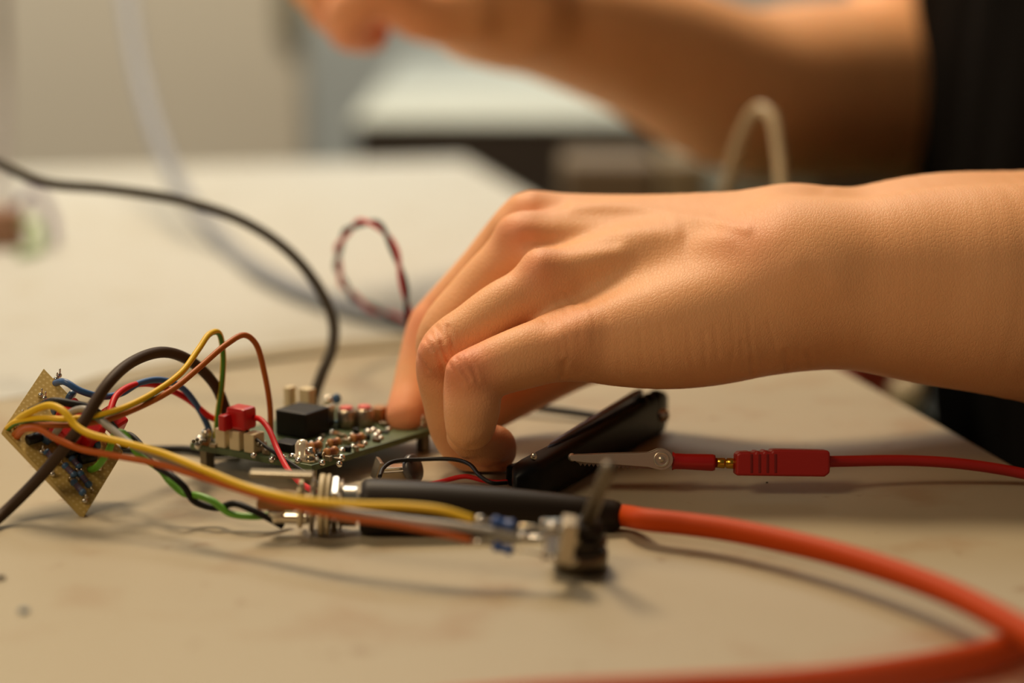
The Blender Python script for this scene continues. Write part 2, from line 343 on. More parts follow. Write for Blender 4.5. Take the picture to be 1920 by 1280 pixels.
# flat taupe strip along the darker band behind the boards
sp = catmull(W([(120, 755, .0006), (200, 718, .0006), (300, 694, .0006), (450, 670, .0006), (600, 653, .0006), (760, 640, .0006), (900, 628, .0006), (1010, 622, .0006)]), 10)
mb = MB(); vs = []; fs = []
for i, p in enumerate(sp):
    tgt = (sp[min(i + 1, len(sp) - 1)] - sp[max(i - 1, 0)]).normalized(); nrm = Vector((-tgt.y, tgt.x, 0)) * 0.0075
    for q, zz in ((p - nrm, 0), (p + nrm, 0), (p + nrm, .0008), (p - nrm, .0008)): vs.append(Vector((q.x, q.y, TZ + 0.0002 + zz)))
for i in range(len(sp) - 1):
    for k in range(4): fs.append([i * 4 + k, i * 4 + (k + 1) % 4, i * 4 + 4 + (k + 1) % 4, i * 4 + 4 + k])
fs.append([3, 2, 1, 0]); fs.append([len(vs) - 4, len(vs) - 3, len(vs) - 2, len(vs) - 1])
tag(mb.add(vs, fs, 0, False).build('flat_strip', mat('taupe_strip', (150, 138, 112), 0.7)), 'flat taupe strip lying on the bench behind the boards', 'cable')
# small blurred clutter at the left margin
cl = root('wire_connector', G(20, 480), 'blurred connector with coloured wire ends at the left margin', 'connector')
c0 = G(8, 462)
MB().box(c0 + Vector((0, 0, .008)), (.016, .012, .016), None, .002).build('housing', mat('tan_plastic', (150, 110, 84), .6), cl)
MB().tube([c0 + Vector((.006, 0, .008)), c0 + Vector((.014, -.004, .010)), c0 + Vector((.018, -.016, .0025)), c0 + Vector((.014, -.030, .002))], .002, seg=10).build('green_lead', mat('pale_green', (150, 180, 120), .5), cl)
MB().tube([c0 + Vector((.004, .004, .014)), c0 + Vector((.012, .004, .022)), c0 + Vector((.02, 0, .012)), c0 + Vector((.022, -.006, .0025))], .002, seg=10).build('violet_lead', mat('pale_violet', (150, 140, 165), .5), cl)

# ------------------------------------------------------------------ perforated board
pt, pl, pb = P(82, 691, .469), P(5, 806, .4545), P(158, 967, .4500)
prr = pt + pb - pl
X = (pb - pl); LX = X.length; X.normalize(); Y0 = pt - pl; Y = (Y0 - X * Y0.dot(X)); LY = Y.length; Y.normalize(); N = X.cross(Y)
if N.dot(CAM - pt) < 0: N = -N
LX *= 1.0; SK = Y0.dot(X)
m_perf = bpy.data.materials.new('perfboard_phenolic'); m_perf.use_nodes = True
def perf_nodes(m, c, hole, pitch):
    nt = m.node_tree; b = nt.nodes['Principled BSDF']; b.inputs['Roughness'].default_value = .45
    b.inputs['Transmission Weight'].default_value = 0.0
    at = nt.nodes.new('ShaderNodeAttribute'); at.attribute_name = 'grid'
    sx = nt.nodes.new('ShaderNodeSeparateXYZ'); nt.links.new(at.outputs['Vector'], sx.inputs[0])
    outs = []
    for ax in (0, 1):
        fr_ = nt.nodes.new('ShaderNodeMath'); fr_.operation = 'FRACT'; nt.links.new(sx.outputs[ax], fr_.inputs[0])
        sb = nt.nodes.new('ShaderNodeMath'); sb.operation = 'SUBTRACT'; sb.inputs[1].default_value = .5; nt.links.new(fr_.outputs[0], sb.inputs[0])
        sq = nt.nodes.new('ShaderNodeMath'); sq.operation = 'MULTIPLY'; nt.links.new(sb.outputs[0], sq.inputs[0]); nt.links.new(sb.outputs[0], sq.inputs[1]); outs.append(sq)
    ad = nt.nodes.new('ShaderNodeMath'); ad.operation = 'ADD'; nt.links.new(outs[0].outputs[0], ad.inputs[0]); nt.links.new(outs[1].outputs[0], ad.inputs[1])
    lt = nt.nodes.new('ShaderNodeMath'); lt.operation = 'LESS_THAN'; lt.inputs[1].default_value = .06; nt.links.new(ad.outputs[0], lt.inputs[0])
    mx = nt.nodes.new('ShaderNodeMixRGB'); mx.inputs[1].default_value = lin(c); mx.inputs[2].default_value = lin(hole)
    nt.links.new(lt.outputs[0], mx.inputs[0]); nt.links.new(mx.outputs[0], b.inputs['Base Color'])
perf_nodes(m_perf, (184, 156, 84), (204, 180, 116), 1)
pf = root('perforated_board', pb, 'tan perforated prototype board tilted on one corner and crowded with wires', 'circuit board')
th = 0.0016
# local frame: O = left corner, (a, b) in metres along X, Y
def BP(a, b, n=0.0): return pl + X * a + Y * b + N * n
def pxl(px, py, n=0.0):   # photo pixel -> point on the board face
    r = (P(px, py, 1) - CAM); t_ = (pl - CAM).dot(N) / r.dot(N); return CAM + r * t_ + N * n
mb = MB()
corners = [(0, 0), (LX, 0), (LX + SK, LY), (SK, LY)]
fr_pts = [BP(a, b) for a, b in corners]; bk_pts = [BP(a, b, -th) for a, b in corners]
mb.add(fr_pts + bk_pts, [[0, 1, 2, 3], [7, 6, 5, 4], [0, 4, 5, 1], [1, 5, 6, 2], [2, 6, 7, 3], [3, 7, 4, 0]], 0, False)
po = mb.build('board', m_perf, pf)
ga = po.data.attributes.new('grid', 'FLOAT_VECTOR', 'POINT')
for i, (a, b) in enumerate(corners + corners): ga.data[i].vector = (a / .0012, b / .0012, 0)
m_rbody = mat('resistor_blue', (58, 92, 128), .35)
m_rband = mat('resistor_band', (112, 44, 40), .4)
m_cap = mat('black_component', (20, 16, 13), .45, spec=.3)
def resistor(parent, a, b, r=.0010, body=m_rbody, name='resistor'):
    a, b = Vector(a), Vector(b); d = (b - a); L = d.length; d.normalize()
    mb = MB(); bl = L * .74; o = a + d * (L - bl) / 2
    mb.lathe(o, d, [(0, r * .5), (bl * .06, r * 1.0), (bl * .2, r * 1.12), (bl * .27, r * .86), (bl * .73, r * .86), (bl * .8, r * 1.12), (bl * .94, r), (bl, r * .5)], seg=18)
    for k in (.32, .42, .52, .64):
        mb.lathe(o + d * bl * k, d, [(0, r * .88), (0, r * .90), (bl * .045, r * .90), (bl * .045, r * .88)], seg=18, mi=1)
    x = mb.build(name, [body, m_rband], parent)
    lead = MB().tube([a - N * .0012, a, a + d * (L - bl) / 2], .00028, seg=8).tube([b - d * (L - bl) / 2, b, b - N * .0012], .00028, seg=8)
    lead.build('lead', m_cop, x)
for (ax, ay, bx, by) in ((112, 871, 144, 904), (128, 901, 160, 938), (141, 885, 171, 924), (126, 858, 152, 888), (79, 848, 101, 869)):
    resistor(pf, pxl(ax, ay, .0014), pxl(bx, by, .0014), .0008)
def can(parent, a, b, r, m=m_cap, name='transistor'):
    a, b = Vector(a), Vector(b); d = (b - a); L = d.length
    MB().lathe(a, d, [(0, r * .8), (L * .06, r), (L * .94, r), (L, r * .8)], seg=20).build(name, m, parent)
for q in ((48, 832, 74, 824, .00125), (120, 856, 144, 846, .0014), (146, 868, 176, 860, .0013), (84, 808, 106, 802, .0014), (118, 792, 150, 790, .0014)):
    can(pf, pxl(q[0], q[1], q[4] + .0002), pxl(q[2], q[3], q[4] + .0002), q[4])
for q in ((80, 832, 96, 820, .0014), (125, 745, 135, 752, .0014), (62, 797, 78, 793, .0011), (95, 775, 108, 772, .0013), (172, 840, 182, 838, .0013)):
    can(pf, pxl(q[0], q[1], q[4] + .0002), pxl(q[2], q[3], q[4] + .0002), q[4], m_rbody, 'capacitor')
Rb = Matrix((X, Y, N)).transposed()
m_rplas = mat('red_terminal_plastic', (196, 22, 22), .35)
tb = MB().box(pxl(142, 812, .0035), (.011, .0055, .006), Rb, .0006).build('terminal_block', m_rplas, pf)
MB().box(pxl(118, 828, .0032), (.007, .005, .005), Rb, .0006).build('terminal_block', m_rplas, pf)
MB().box(pxl(205, 800, .0030), (.006, .004, .0045), Rb, .0006).build('terminal_block', m_rplas, pf)
for (a, b) in ((76, 742), (83, 748), (40, 782), (78, 848), (168, 830), (176, 838), (110, 705), (105, 712), (98, 890), (158, 940), (64, 803), (185, 880), (30, 800)):
    MB().ball(pxl(a, b, .0003), (.0007, .0007, .0007), seg=10).tube([pxl(a, b, 0), pxl(a, b - 2, .0012), pxl(a - 1, b - 6, .0018)], .00022, seg=6, n=4).build('solder_joint', m_sol, pf)

# ------------------------------------------------------------------ green circuit board on standoffs
ZB = 0.0062
A = G(356, 830, ZB); B = G(584, 872, ZB)
U = (B - A); LU = U.length; U.normalize(); V = Vector((-U.y, U.x, 0))
Cq = G(838, 795, ZB); LV = (Cq - B).dot(V)
V2 = (Cq - B); LV = V2.length; V2.normalize()
th_ = 0.0016
m_pcb = mat('green_solder_mask', (84, 100, 66), .4, noise=.3, nscale=500)
cb = root('circuit_board', (A + B + V2 * LV) / 3 * 1.0 - Vector((0, 0, ZB)), 'green circuit board raised on standoffs under the index finger', 'circuit board')
def UVp(u, v, z=0.0): return A + U * u + V2 * v + Vector((0, 0, z))
mb = MB(); ol = [UVp(0, 0), UVp(LU, 0), UVp(LU, LV), UVp(0, LV)]
mb.prism([(p.x, p.y) for p in ol], (0, 0, TZ + ZB - th_), (1, 0, 0), (0, 1, 0), th_, .0002)
mb.build('board', m_pcb, cb)
m_brass = mat('nickel_standoff', (120, 112, 96), .35, .9)
m_screw = mat('bright_screw', (214, 205, 188), .2, 1.0)
for (u, v) in ((.0028, .0028), (LU - .0028, .0028), (LU - .0028, LV - .0058), (.0028, LV - .0035)):
    p = UVp(u, v); p.z = TZ
    so = MB().lathe(p, (0, 0, 1), [(0, .0019), (ZB - th_, .0019)], hexn=6).build('standoff', m_brass, cb)
    MB().lathe(p + Vector((0, 0, ZB)), (0, 0, 1), [(0, .0023), (.0006, .0023), (.0006, .0014)], hexn=6).lathe(p + Vector((0, 0, ZB + .0006)), (0, 0, 1), [(0, .0013), (.0018, .0013), (.0026, .0010), (.0029, .0004)], seg=16).build('screw', m_screw, so)
RU = Matrix((U, V2 - U * V2.dot(U) if True else V2, (0, 0, 1)))
Vn = Vector((-U.y, U.x, 0)); RU = Matrix((U, Vn, Vector((0, 0, 1)))).transposed()
m_cream = mat('cream_nylon', (222, 204, 164), .5)
m_tan = mat('tan_ceramic', (176, 118, 62), .4)
m_metal = mat('brushed_can', (158, 144, 124), .3, .9)
def comp(name, px, py, sz, m, bevel=.0003, z=0.0, rot=0, parent=None):
    p = G(px, py, ZB + z); R = RU @ Matrix.Rotation(rot, 3, 'Z')
    return MB().box(p + Vector((0, 0, sz[2] / 2)), sz, R, bevel).build(name, m, parent or cb)
# cream header row, red terminal on it
for k in range(3):
    comp('header', 423 + k * 27, 836 + k * 5, (.0032, .0042, .0048), m_cream, z=0)
rt = comp('terminal_block', 453, 803, (.0060, .0050, .0056), m_rplas, .0009, z=.0050)
comp('terminal_block', 424, 806, (.0022, .0036, .0040), m_rplas, .0005, z=.0050)
# relay, chip, rear connectors, cans
comp('relay', 568, 812, (.0098, .0098, .0066), m_cap, .0005)
comp('chip', 542, 843, (.0058, .0048, .0022), m_cap, .0003)
rc = [comp('connector', 545, 788, (.0020, .0030, .0090), m_cream, .0003), comp('connector', 577, 788, (.0034, .0030, .0086), m_cream, .0003)]
for (px_, py_2, mt) in ((650, 800, m_metal), (684, 798, m_metal)):
    p = G(px_, py_2, ZB)
    c_ = MB().lathe(p, (0, 0, 1), [(0, .0023), (.0004, .0025), (.0042, .0025), (.0046, .0021)], seg=22).build('capacitor', mt, cb)
    MB().lathe(p + Vector((0, 0, .0046)), (0, 0, 1), [(0, .0017), (.0006, .0017), (.0008, .0012)], seg=20).build('cap_top', mat('coral_top', (224, 92, 82), .5), c_)
comp('trimmer', 712, 790, (.0034, .0034, .0040), m_tan, .0003)
comp('trimmer', 735, 782, (.0030, .0034, .0034), mat('dark_tan', (120, 86, 50), .5), .0003)
comp('crystal', 618, 800, (.0016, .0036, .0058), m_metal, .0006)
MB().ball(G(632, 790, ZB) + Vector((0, 0, .0060)), (.0012, .0008, .0014)).tube([G(630, 790, ZB), G(631, 790, ZB + .005)], .0003, seg=6).build('capacitor', mat('blue_bead', (70, 110, 150), .4), cb)
for (a, b, c, d) in ((578, 838, 604, 832), (606, 850, 634, 842), (655, 823, 685, 817), (612, 832, 640, 826)):
    N_ = N; N = Vector((0, 0, 1)); resistor(cb, G(a, b, ZB + .0016), G(c, d, ZB + .0016), .0010, m_tan); N = N_
for (a, b) in ((596, 845), (612, 856), (626, 852), (642, 845), (656, 826), (670, 830), (690, 810), (622, 812), (700, 808), (600, 826), (494, 833), (500, 845), (374, 823), (388, 828), (372, 835), (548, 856), (560, 864), (640, 858), (705, 818), (530, 858)):
    MB().ball(G(a, b, ZB + .0002), (.0010, .0010, .0009), seg=12).build('solder_joint', m_sol, cb)
for (a, b, hh) in ((362, 827, .006), (369, 824, .0075), (377, 828, .007), (384, 826, .0045), (484, 832, .005), (490, 836, .0055)):
    MB().tube([G(a, b, ZB), G(a, b, ZB + hh * .5), G(a + 1, b, ZB + hh)], .0004, seg=8, n=3).build('header_pin', m_brass, cb)
m_chipd = mat('brown_chip', (92, 66, 40), .4)
rnd = random.Random(3)
for (px_, py_2) in ((600, 858), (616, 864), (585, 850), (634, 862), (652, 846), (668, 846), (640, 822), (668, 812), (690, 824), (706, 828), (722, 812), (625, 838), (604, 820), (720, 800), (735, 800), (500, 852), (518, 860), (486, 848), (470, 846), (400, 838), (386, 834), (650, 832), (630, 814), (676, 838)):
    comp('chip', px_, py_2, (rnd.choice((.0010, .0016, .0020)), .0010, rnd.choice((.0006, .0009, .0013))), rnd.choice((m_chipd, m_cap, m_tan, m_metal)), .0001)
for (a, b) in ((646, 820), (662, 838), (684, 832), (714, 822), (604, 868), (592, 858), (636, 870), (728, 806), (510, 862), (476, 854), (660, 816), (710, 812), (620, 830), (584, 832)):
    MB().ball(G(a, b, ZB + .0002), (.0008, .0008, .0008), seg=10).build('solder_joint', m_sol, cb)
led = MB().lathe(G(567, 858, ZB), (0, 0, 1), [(0, .0021), (.0008, .0021), (.0009, .0017), (.0032, .0017), (.0042, .0012), (.0046, .0004)], seg=20)
led.build('led', mat('clear_led', (226, 214, 190), .12, .3), cb)

# ------------------------------------------------------------------ audio plug, orange cable, jack
def ground_axis(px, pybot, r):  # axis point of a round thing of radius r lying on the bench with its lower outline at pybot
    g = G(px, pybot - 2, 0.0); return Vector((g.x, g.y + r * .25, TZ + r))
hl = ground_axis(676, 1004, .0061); hr = ground_axis(1164, 998, .0034)
ax = (hr - hl); LH = ax.length; axn = ax.normalized()
ca = root('audio_cable', (hl.x, hl.y, TZ), 'orange cable with a long black rubber plug handle in the foreground', 'cable')
m_rub = mat('black_rubber', (32, 22, 12), .5, spec=.22)
MB().lathe(hl, axn, [(0, .0052), (.0006, .0060), (.002, .0062), (LH * .3, .0060), (LH * .55, .0053), (LH * .8, .0043), (LH * .97, .0034), (LH * .99, .0031), (LH, .0026)], seg=40).build('handle', m_rub, ca, label='black tapered rubber handle')
m_ocab = mat('orange_sheath', (184, 64, 5), .55, spec=.15)
opts = [hr - axn * .01, hr] + W([(1210, 974, .0052), (1300, 984, .0055), (1387, 997, .0058), (1575, 1040, .0064), (1762, 1103, .0070), (1920, 1182, .0075), (2060, 1262, .0075), (2200, 1310, .006), (2330, 1290, .004), (2380, 1210, .003), (2280, 1140, .003), (2100, 1150, .0028), (1930, 1196, .0028), (1837, 1226, .0028), (1650, 1260, .0028), (1500, 1278, .0028), (1250, 1292, .0028), (950, 1310, .0032), (600, 1360, .004), (300, 1480, .012), (250, 1750, .03)])
opts += [P(500, 2000, .22), P(900, 1760, .185), P(1350, 1440, .172), P(1700, 1330, .170), P(2100, 1290, .18), P(2700, 1300, .21)]
MB().tube(opts, .0025, seg=16, n=12).build('cord', m_ocab, ca, label='orange round cord')
# plug shank inside the jack
MB().lathe(hl - axn * .012, axn, [(0, .0014), (.003, .0028), (.0135, .0028)], seg=24).build('plug_shank', m_screw, ca)
jk = root('jack_socket', (G(620, 1000).x, hl.y, TZ), 'silver open frame jack socket with cream washers on the plug', 'connector')
jx = hl - axn * .0005
m_washer = mat('cream_fibre', (214, 196, 156), .5)
def ring(s, L, r0, r1, name, m, hexn=None):
    prof = [(0, r1), (0, r0), (L, r0), (L, r1)]
    mb = MB(); M = frame(axn); sg = hexn or 32; vs = []; fs = []
    for (h, r) in [(0, r1), (0, r0 * .96), (L * .15, r0), (L * .85, r0), (L, r0 * .96), (L, r1)]:
        for k in range(sg):
            a = 2 * math.pi * k / sg + .3; vs.append(jx - axn * s + M @ Vector((r * math.cos(a), r * math.sin(a), h)))
    for i in range(6):
        for k in range(sg): fs.append([i * sg + k, i * sg + (k + 1) % sg, ((i + 1) % 6) * sg + (k + 1) % sg, ((i + 1) % 6) * sg + k])
    return mb.add(vs, fs, 0, not hexn).build(name, m, jk)
bs = MB(); prof = []
for k in range(9): prof += [(k * .00045, .0044), (k * .00045 + .00022, .0048)]
bs.lathe(jx - axn * .0042, axn, prof, seg=30).build('threaded_bushing', m_screw, jk)
ring(.0058, .0014, .0062, .0040, 'nut', m_screw, 6)
ring(.0070, .0008, .0068, .0040, 'washer', m_washer)
ring(.0086, .0012, .0068, .0030, 'washer', m_washer)
ring(.0104, .0008, .0062, .0030, 'washer', m_metal)
ring(.0040, .0006, .0058, .0040, 'washer', m_metal)
fb = jx - axn * .0106
upv = Vector((0, 0, 1)); sd = axn.cross(upv).normalized()
RJ = Matrix((axn, -sd, upv)).transposed()
MB().box(fb - axn * .0060 + upv * .0066, (.0140, .0040, .0012), RJ, .0004).box(fb + axn * .0005 + upv * .0050, (.0007, .0028, .0030), RJ, .0002).build('contact_spring', mat('nickel_spring', (150, 138, 114), .35, .6), jk)
MB().box(fb - axn * .0020 - sd * 0 + upv * .0000, (.0012, .0090, .0090), RJ, .0006).build('insulator', m_washer, jk)
MB().box(fb - axn * .0042 - upv * .0030 + sd * .001, (.0080, .0030, .0022), RJ, .0006).lathe(fb - axn * .0065 - upv * .0022 + sd * .001, upv, [(0, .0012), (.0008, .0010)], seg=14).build('solder_lug', m_screw, jk)
MB().box(fb - axn * .0070 + upv * .0005 + sd * .003, (.0088, .0022, .0026), RJ, .0008).build('solder_joint', mat('amber_flux', (150, 96, 40), .3), jk)
MB().ball(fb - axn * .0072 - upv * .0018 + sd * .001, (.0022, .0016, .0015), RJ, 14).build('solder_joint', m_sol, jk)

# small silver connector and dark disc behind the handle
sc_ = root('slide_switch', G(735, 905), 'tiny silver slide switch lying just behind the black rubber handle', 'switch')
p0 = G(737, 903); Rz = Matrix.Rotation(math.radians(14), 3, 'Z')
MB().box(p0 + Vector((0, 0, .0018)), (.0072, .0050, .0030), Rz, .0003).build('shell', m_metal, sc_)
MB().box(p0 + Vector((0, 0, .0036)), (.0064, .0036, .0008), Rz, .0002).build('top_plate', m_screw, sc_)
MB().box(p0 + Vector((-.0038, 0, .0030)), (.0010, .0060, .0050), Rz @ Matrix.Rotation(.3, 3, 'Y'), .0002).box(p0 + Vector((.0038, 0.0005, .0026)), (.0008, .0056, .0050), Rz, .0002).build('bracket', m_metal, sc_)
tag(MB().lathe(G(768, 906) + Vector((0, 0, .0034)), (1, -.45, .35), [(0, .0032), (.0004, .0036), (.0016, .0036), (.0020, .0032)], seg=28).build('round_disc', mat('slate_disc', (70, 66, 66), .35)), 'dark round disc leaning on edge beside the tiny slide switch', 'component')
wire('black_wire', 'thin black wire arching from the slide switch to the black tool', 'wire',
     [(712, 893, .464), (718, 878, .468), (738, 865, .472), (790, 861, .474), (850, 861, .472), (880, 870, .468), (900, 892, .462), (922, 905, .4595), (950, 905, .4620)], 0.0005, m_blk)
wire('red_wire', 'thin red wire curving from behind the handle to the black tool', 'wire',
     [(800, 910, .0006), (830, 902, .0012), (872, 893, .0022), (905, 900, .0016), (930, 904, .0016), (952, 903, .0018)], 0.0006, m_red)
wire('black_wire', 'black wire seen in the gap under the palm, behind the thumb', 'wire',
     [(880, 745, .0035), (960, 756, .0030), (1020, 766, .0025), (1080, 774, .0020), (1150, 784, .0018), (1200, 792, .0018)], 0.0011, m_blk)

# ------------------------------------------------------------------ potentiometer in front
pc = G(1090, 1078); pc = Vector((pc.x, pc.y + .004, TZ))
pot = root('potentiometer', pc, 'blurred potentiometer with an upright grey shaft at the front', 'potentiometer')
m_pot = mat('pot_can', (104, 92, 74), .35, .85); m_potd = mat('pot_dark', (44, 36, 28), .4, .4)
MB().lathe(pc, (0, 0, 1), [(0, .0048), (.0006, .0056), (.0040, .0057), (.0046, .0052)], seg=36).build('can', m_pot, pot)
MB().box(pc + Vector((-.0010, 0, .0052)), (.0120, .0112, .0012), None, .0003).build('wafer', m_potd, pot)
MB().lathe(pc + Vector((0.0003, 0, .0058)), (.05, 0, 1), [(0, .0052), (.0008, .0052), (.0009, .0040), (.0018, .0040)], seg=30).build('face_plate', m_pot, pot)
prof = []
for k in range(7): prof += [(k * .0006, .0029), (k * .0006 + .0003, .0033)]
ts = (P(1143, 868, .398) - (pc + Vector((.0005, 0, .0070)))).normalized()
MB().lathe(pc + Vector((.0008, 0, .0066)), ts, prof, seg=26).build('threaded_bushing', m_potd, pot)
MB().lathe(pc + Vector((.0008, 0, .0068)), ts, [(0, .0045), (.0014, .0045)], hexn=6).build('nut', m_pot, pot)
top = P(1143, 872, .398); b0 = pc + Vector((.0008, 0, .009))
MB().lathe(b0, top - b0, [(0, .0016), ((top - b0).length * .98, .0015), ((top - b0).length, .0011)], seg=20).build('shaft', mat('shaft_grey', (112, 100, 82), .45, .5), pot)
m_plate = mat('pale_plate', (196, 184, 158), .35, .7)
MB().box(P(1064, 1010, .4035), (.0030, .0075, .0085), Matrix.Rotation(.15, 3, 'Y'), .0005).build('side_plate', m_plate, pot)
for k, yy in enumerate((978, 993, 1006, 1020, 1034, 1046)):
    q = P(1020, yy, .402)
    MB().tube([q, P(1036, yy, .402), P(1062, yy - 1, .4025)], .00048, seg=8, n=3).ball(q, .00062, seg=10).build('terminal', m_sol, pot)
MB().ball(P(1036, 988, .4015), .0012, seg=12).ball(P(1040, 1046, .4015), .0012, seg=12).build('solder_joint', m_sol, pot)
MB().ball(P(1072, 1052, .4015), (.0014, .0009, .0010), seg=12).build('locating_tab', m_plate, pot)
# in line resistors soldered to wire ends
def inline(a, b, c, d, label):
    r = root('resistor', P(*b), label, 'resistor', None)
    N_ = globals()['N']
    pa, pb_, pc_, pd = P(*a), P(*b), P(*c), P(*d)
    mb = MB(); dd = (pc_ - pb_); L = dd.length; rr = .0011
    mb.lathe(pb_, dd, [(0, rr * .5), (L * .06, rr), (L * .22, rr * 1.12), (L * .3, rr * .86), (L * .7, rr * .86), (L * .78, rr * 1.12), (L * .94, rr), (L, rr * .5)], seg=18)
    mb.build('body', mat('resistor_cobalt', (50, 84, 150), .3), r)
    MB().tube([pa, (pa + pb_) / 2, pb_], .0003, seg=8, n=3).build('lead', m_cop, r)
    MB().tube([pc_, (pc_ + pd) / 2 + Vector((0, 0, .0004)), pd], .0003, seg=8, n=3).build('lead', m_cop, r)
    MB().ball(pa, (.0011, .0008, .0009), seg=12).build('solder_joint', m_sol, r)
inline((900, 974, .404), (922, 976, .404), (966, 986, .4035), (1022, 993, .402), 'blue resistor on the end of the yellow wire')
inline((898, 1016, .404), (924, 1022, .404), (962, 1032, .4035), (1022, 1042, .402), 'blue resistor on the end of the orange wire')
MB().tube([P(975, 1004, .4035), P(990, 1006, .403), P(1020, 1008, .402)], .0004, seg=8, n=3).ball(P(982, 1005, .403), (.0015, .001, .001), seg=12).build('lead', m_sol, pot)

# ------------------------------------------------------------------ crocodile clip lead with red banana plug
dz = .4655
def PV(px, py, d=dz): return P(px, py, d)
cl_root = G(1240, 905); lead = root('clip_lead', (cl_root.x, cl_root.y, TZ), 'red test lead with a silver crocodile clip and ribbed plug', 'test lead')
m_clip = mat('nickel_clip', (205, 190, 168), .32, .8)
S = dz / F
def outl(pts, cx=1068, cy=858): return [((x - cx) * S, -(y - cy) * S) for x, y in pts]
import math as _m
arc = [(1240 + 22 * _m.cos(a), 861 + 20 * _m.sin(a)) for a in [_m.radians(x) for x in range(-125, 126, 20)]]
o1 = [(1068, 853)] + [(1100, 852), (1150, 850), (1200, 849), (1218, 848)] + arc + [(1215, 875), (1150, 870), (1100, 867), (1070, 863)]
def rev(o): return o[::-1]
O = PV(1068, 858); 
# front side plate, back side plate, web along the top, lower jaw with teeth
MB().prism(outl(rev(o1)), O, RT, UP, .0005, .00012).prism(outl(rev(o1)), O + FW * .0044, RT, UP, .0005, .00012).build('upper_jaw', m_clip, lead)
web = MB()
web.prism(outl(rev([(1070, 853), (1215, 848.5), (1215, 852), (1070, 856)])), O + FW * .0044, RT, UP, .0042, 0).build('jaw_web', m_clip, lead)
teeth = [(1080, 866)]
for k in range(14): teeth += [(1085 + k * 8, 868 + k * .5), (1089 + k * 8, 874 + k * .5)]
teeth += [(1200, 878), (1240, 880), (1240, 870), (1080, 862)]
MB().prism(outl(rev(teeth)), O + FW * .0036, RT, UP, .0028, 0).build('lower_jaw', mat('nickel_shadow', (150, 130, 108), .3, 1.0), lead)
rc_ = PV(1240, 861) - FW * .0004
MB().lathe(rc_ + FW * .0003, -FW, [(0, .0020), (.0005, .0019), (.0006, .0015), (.0003, .0012), (.0003, .0008), (.0007, .0007)], seg=28).build('rivet', m_clip, lead)
MB().ball(PV(1073, 858) + FW * .0018, (.0010, .0020, .0009), seg=14).build('jaw_tip', m_clip, lead)
m_rsl = mat('red_pvc_sleeve', (176, 20, 16), .32); m_rpl = mat('red_plug_plastic', (168, 26, 18), .45)
c1 = PV(1262, 865) + FW * .002; c2 = PV(1342, 868) + FW * .002
L1 = (c2 - c1).length
MB().lathe(c1, c2 - c1, [(0, .0022), (L1 * .06, .0019), (L1 * .3, .00185), (L1 * .94, .0020), (L1, .0018)], seg=28).build('sleeve', m_rsl, lead, label='short red plastic sleeve')
c3 = PV(1385, 870) + FW * .002; L2 = (c3 - c2).length
MB().lathe(c2, c3 - c2, [(0, .00115), (L2 * .3, .00125), (L2 * .42, .00125), (L2 * .44, .0010), (L2 * .5, .0010), (L2 * .52, .00125), (L2, .00125)], seg=24).build('pin', mat('brass_pin', (205, 160, 60), .25, 1.0), lead, label='brass pin')
po_ = [(1380, 851), (1386, 847), (1405, 846), (1408, 848), (1414, 848), (1416, 845), (1421, 845), (1424, 847), (1429, 847), (1432, 844), (1437, 844), (1440, 846), (1445, 846), (1448, 843), (1460, 842), (1550, 844), (1555, 846), (1555, 886), (1545, 893), (1382, 891), (1379, 888)]
PO = PV(1068, 858) - FW * .0012
body = MB().prism(outl(rev(po_)), PO + FW * .0068, (RT + FW * 0.0), UP, .0068, .0005).build('plug_body', m_rpl, lead, label='red ribbed plug body')
for k in range(4):
    x = 1408 + k * 15
    MB().box(PV(x, 868) - FW * .00118, (.0006, .0003, .0044), frame(UP, None) if False else Matrix((RT, FW, UP)).transposed(), .0001).build('groove', mat('groove_red', (120, 12, 8), .5), body)
lead_pts = [PV(1550, 866) + FW * .002] + W([(1600, 864, .470), (1700, 863, .472), (1800, 869, .473), (1920, 888, .474), (2060, 925, .470), (2200, 975, .0015), (2400, 1010, .0015)])
MB().tube(lead_pts, .00135, seg=14).build('cord', mat('red_lead_sheath', (176, 28, 20), .42), lead)
MB().lathe(PV(1548, 868) + FW * .002, RT, [(0, .0024), (.0010, .0022), (.0012, .0016)], seg=20).build('strain_relief', m_rpl, lead)

# ------------------------------------------------------------------ black folding tool
L0, L1, R0, R1 = G(958, 860, .0105), G(1226, 733, .0115), G(1040, 918, .002), G(1264, 792, .002)
kf = (L0 + R0) / 2; kb = (L1 + R1) / 2; kf.z = kb.z = TZ

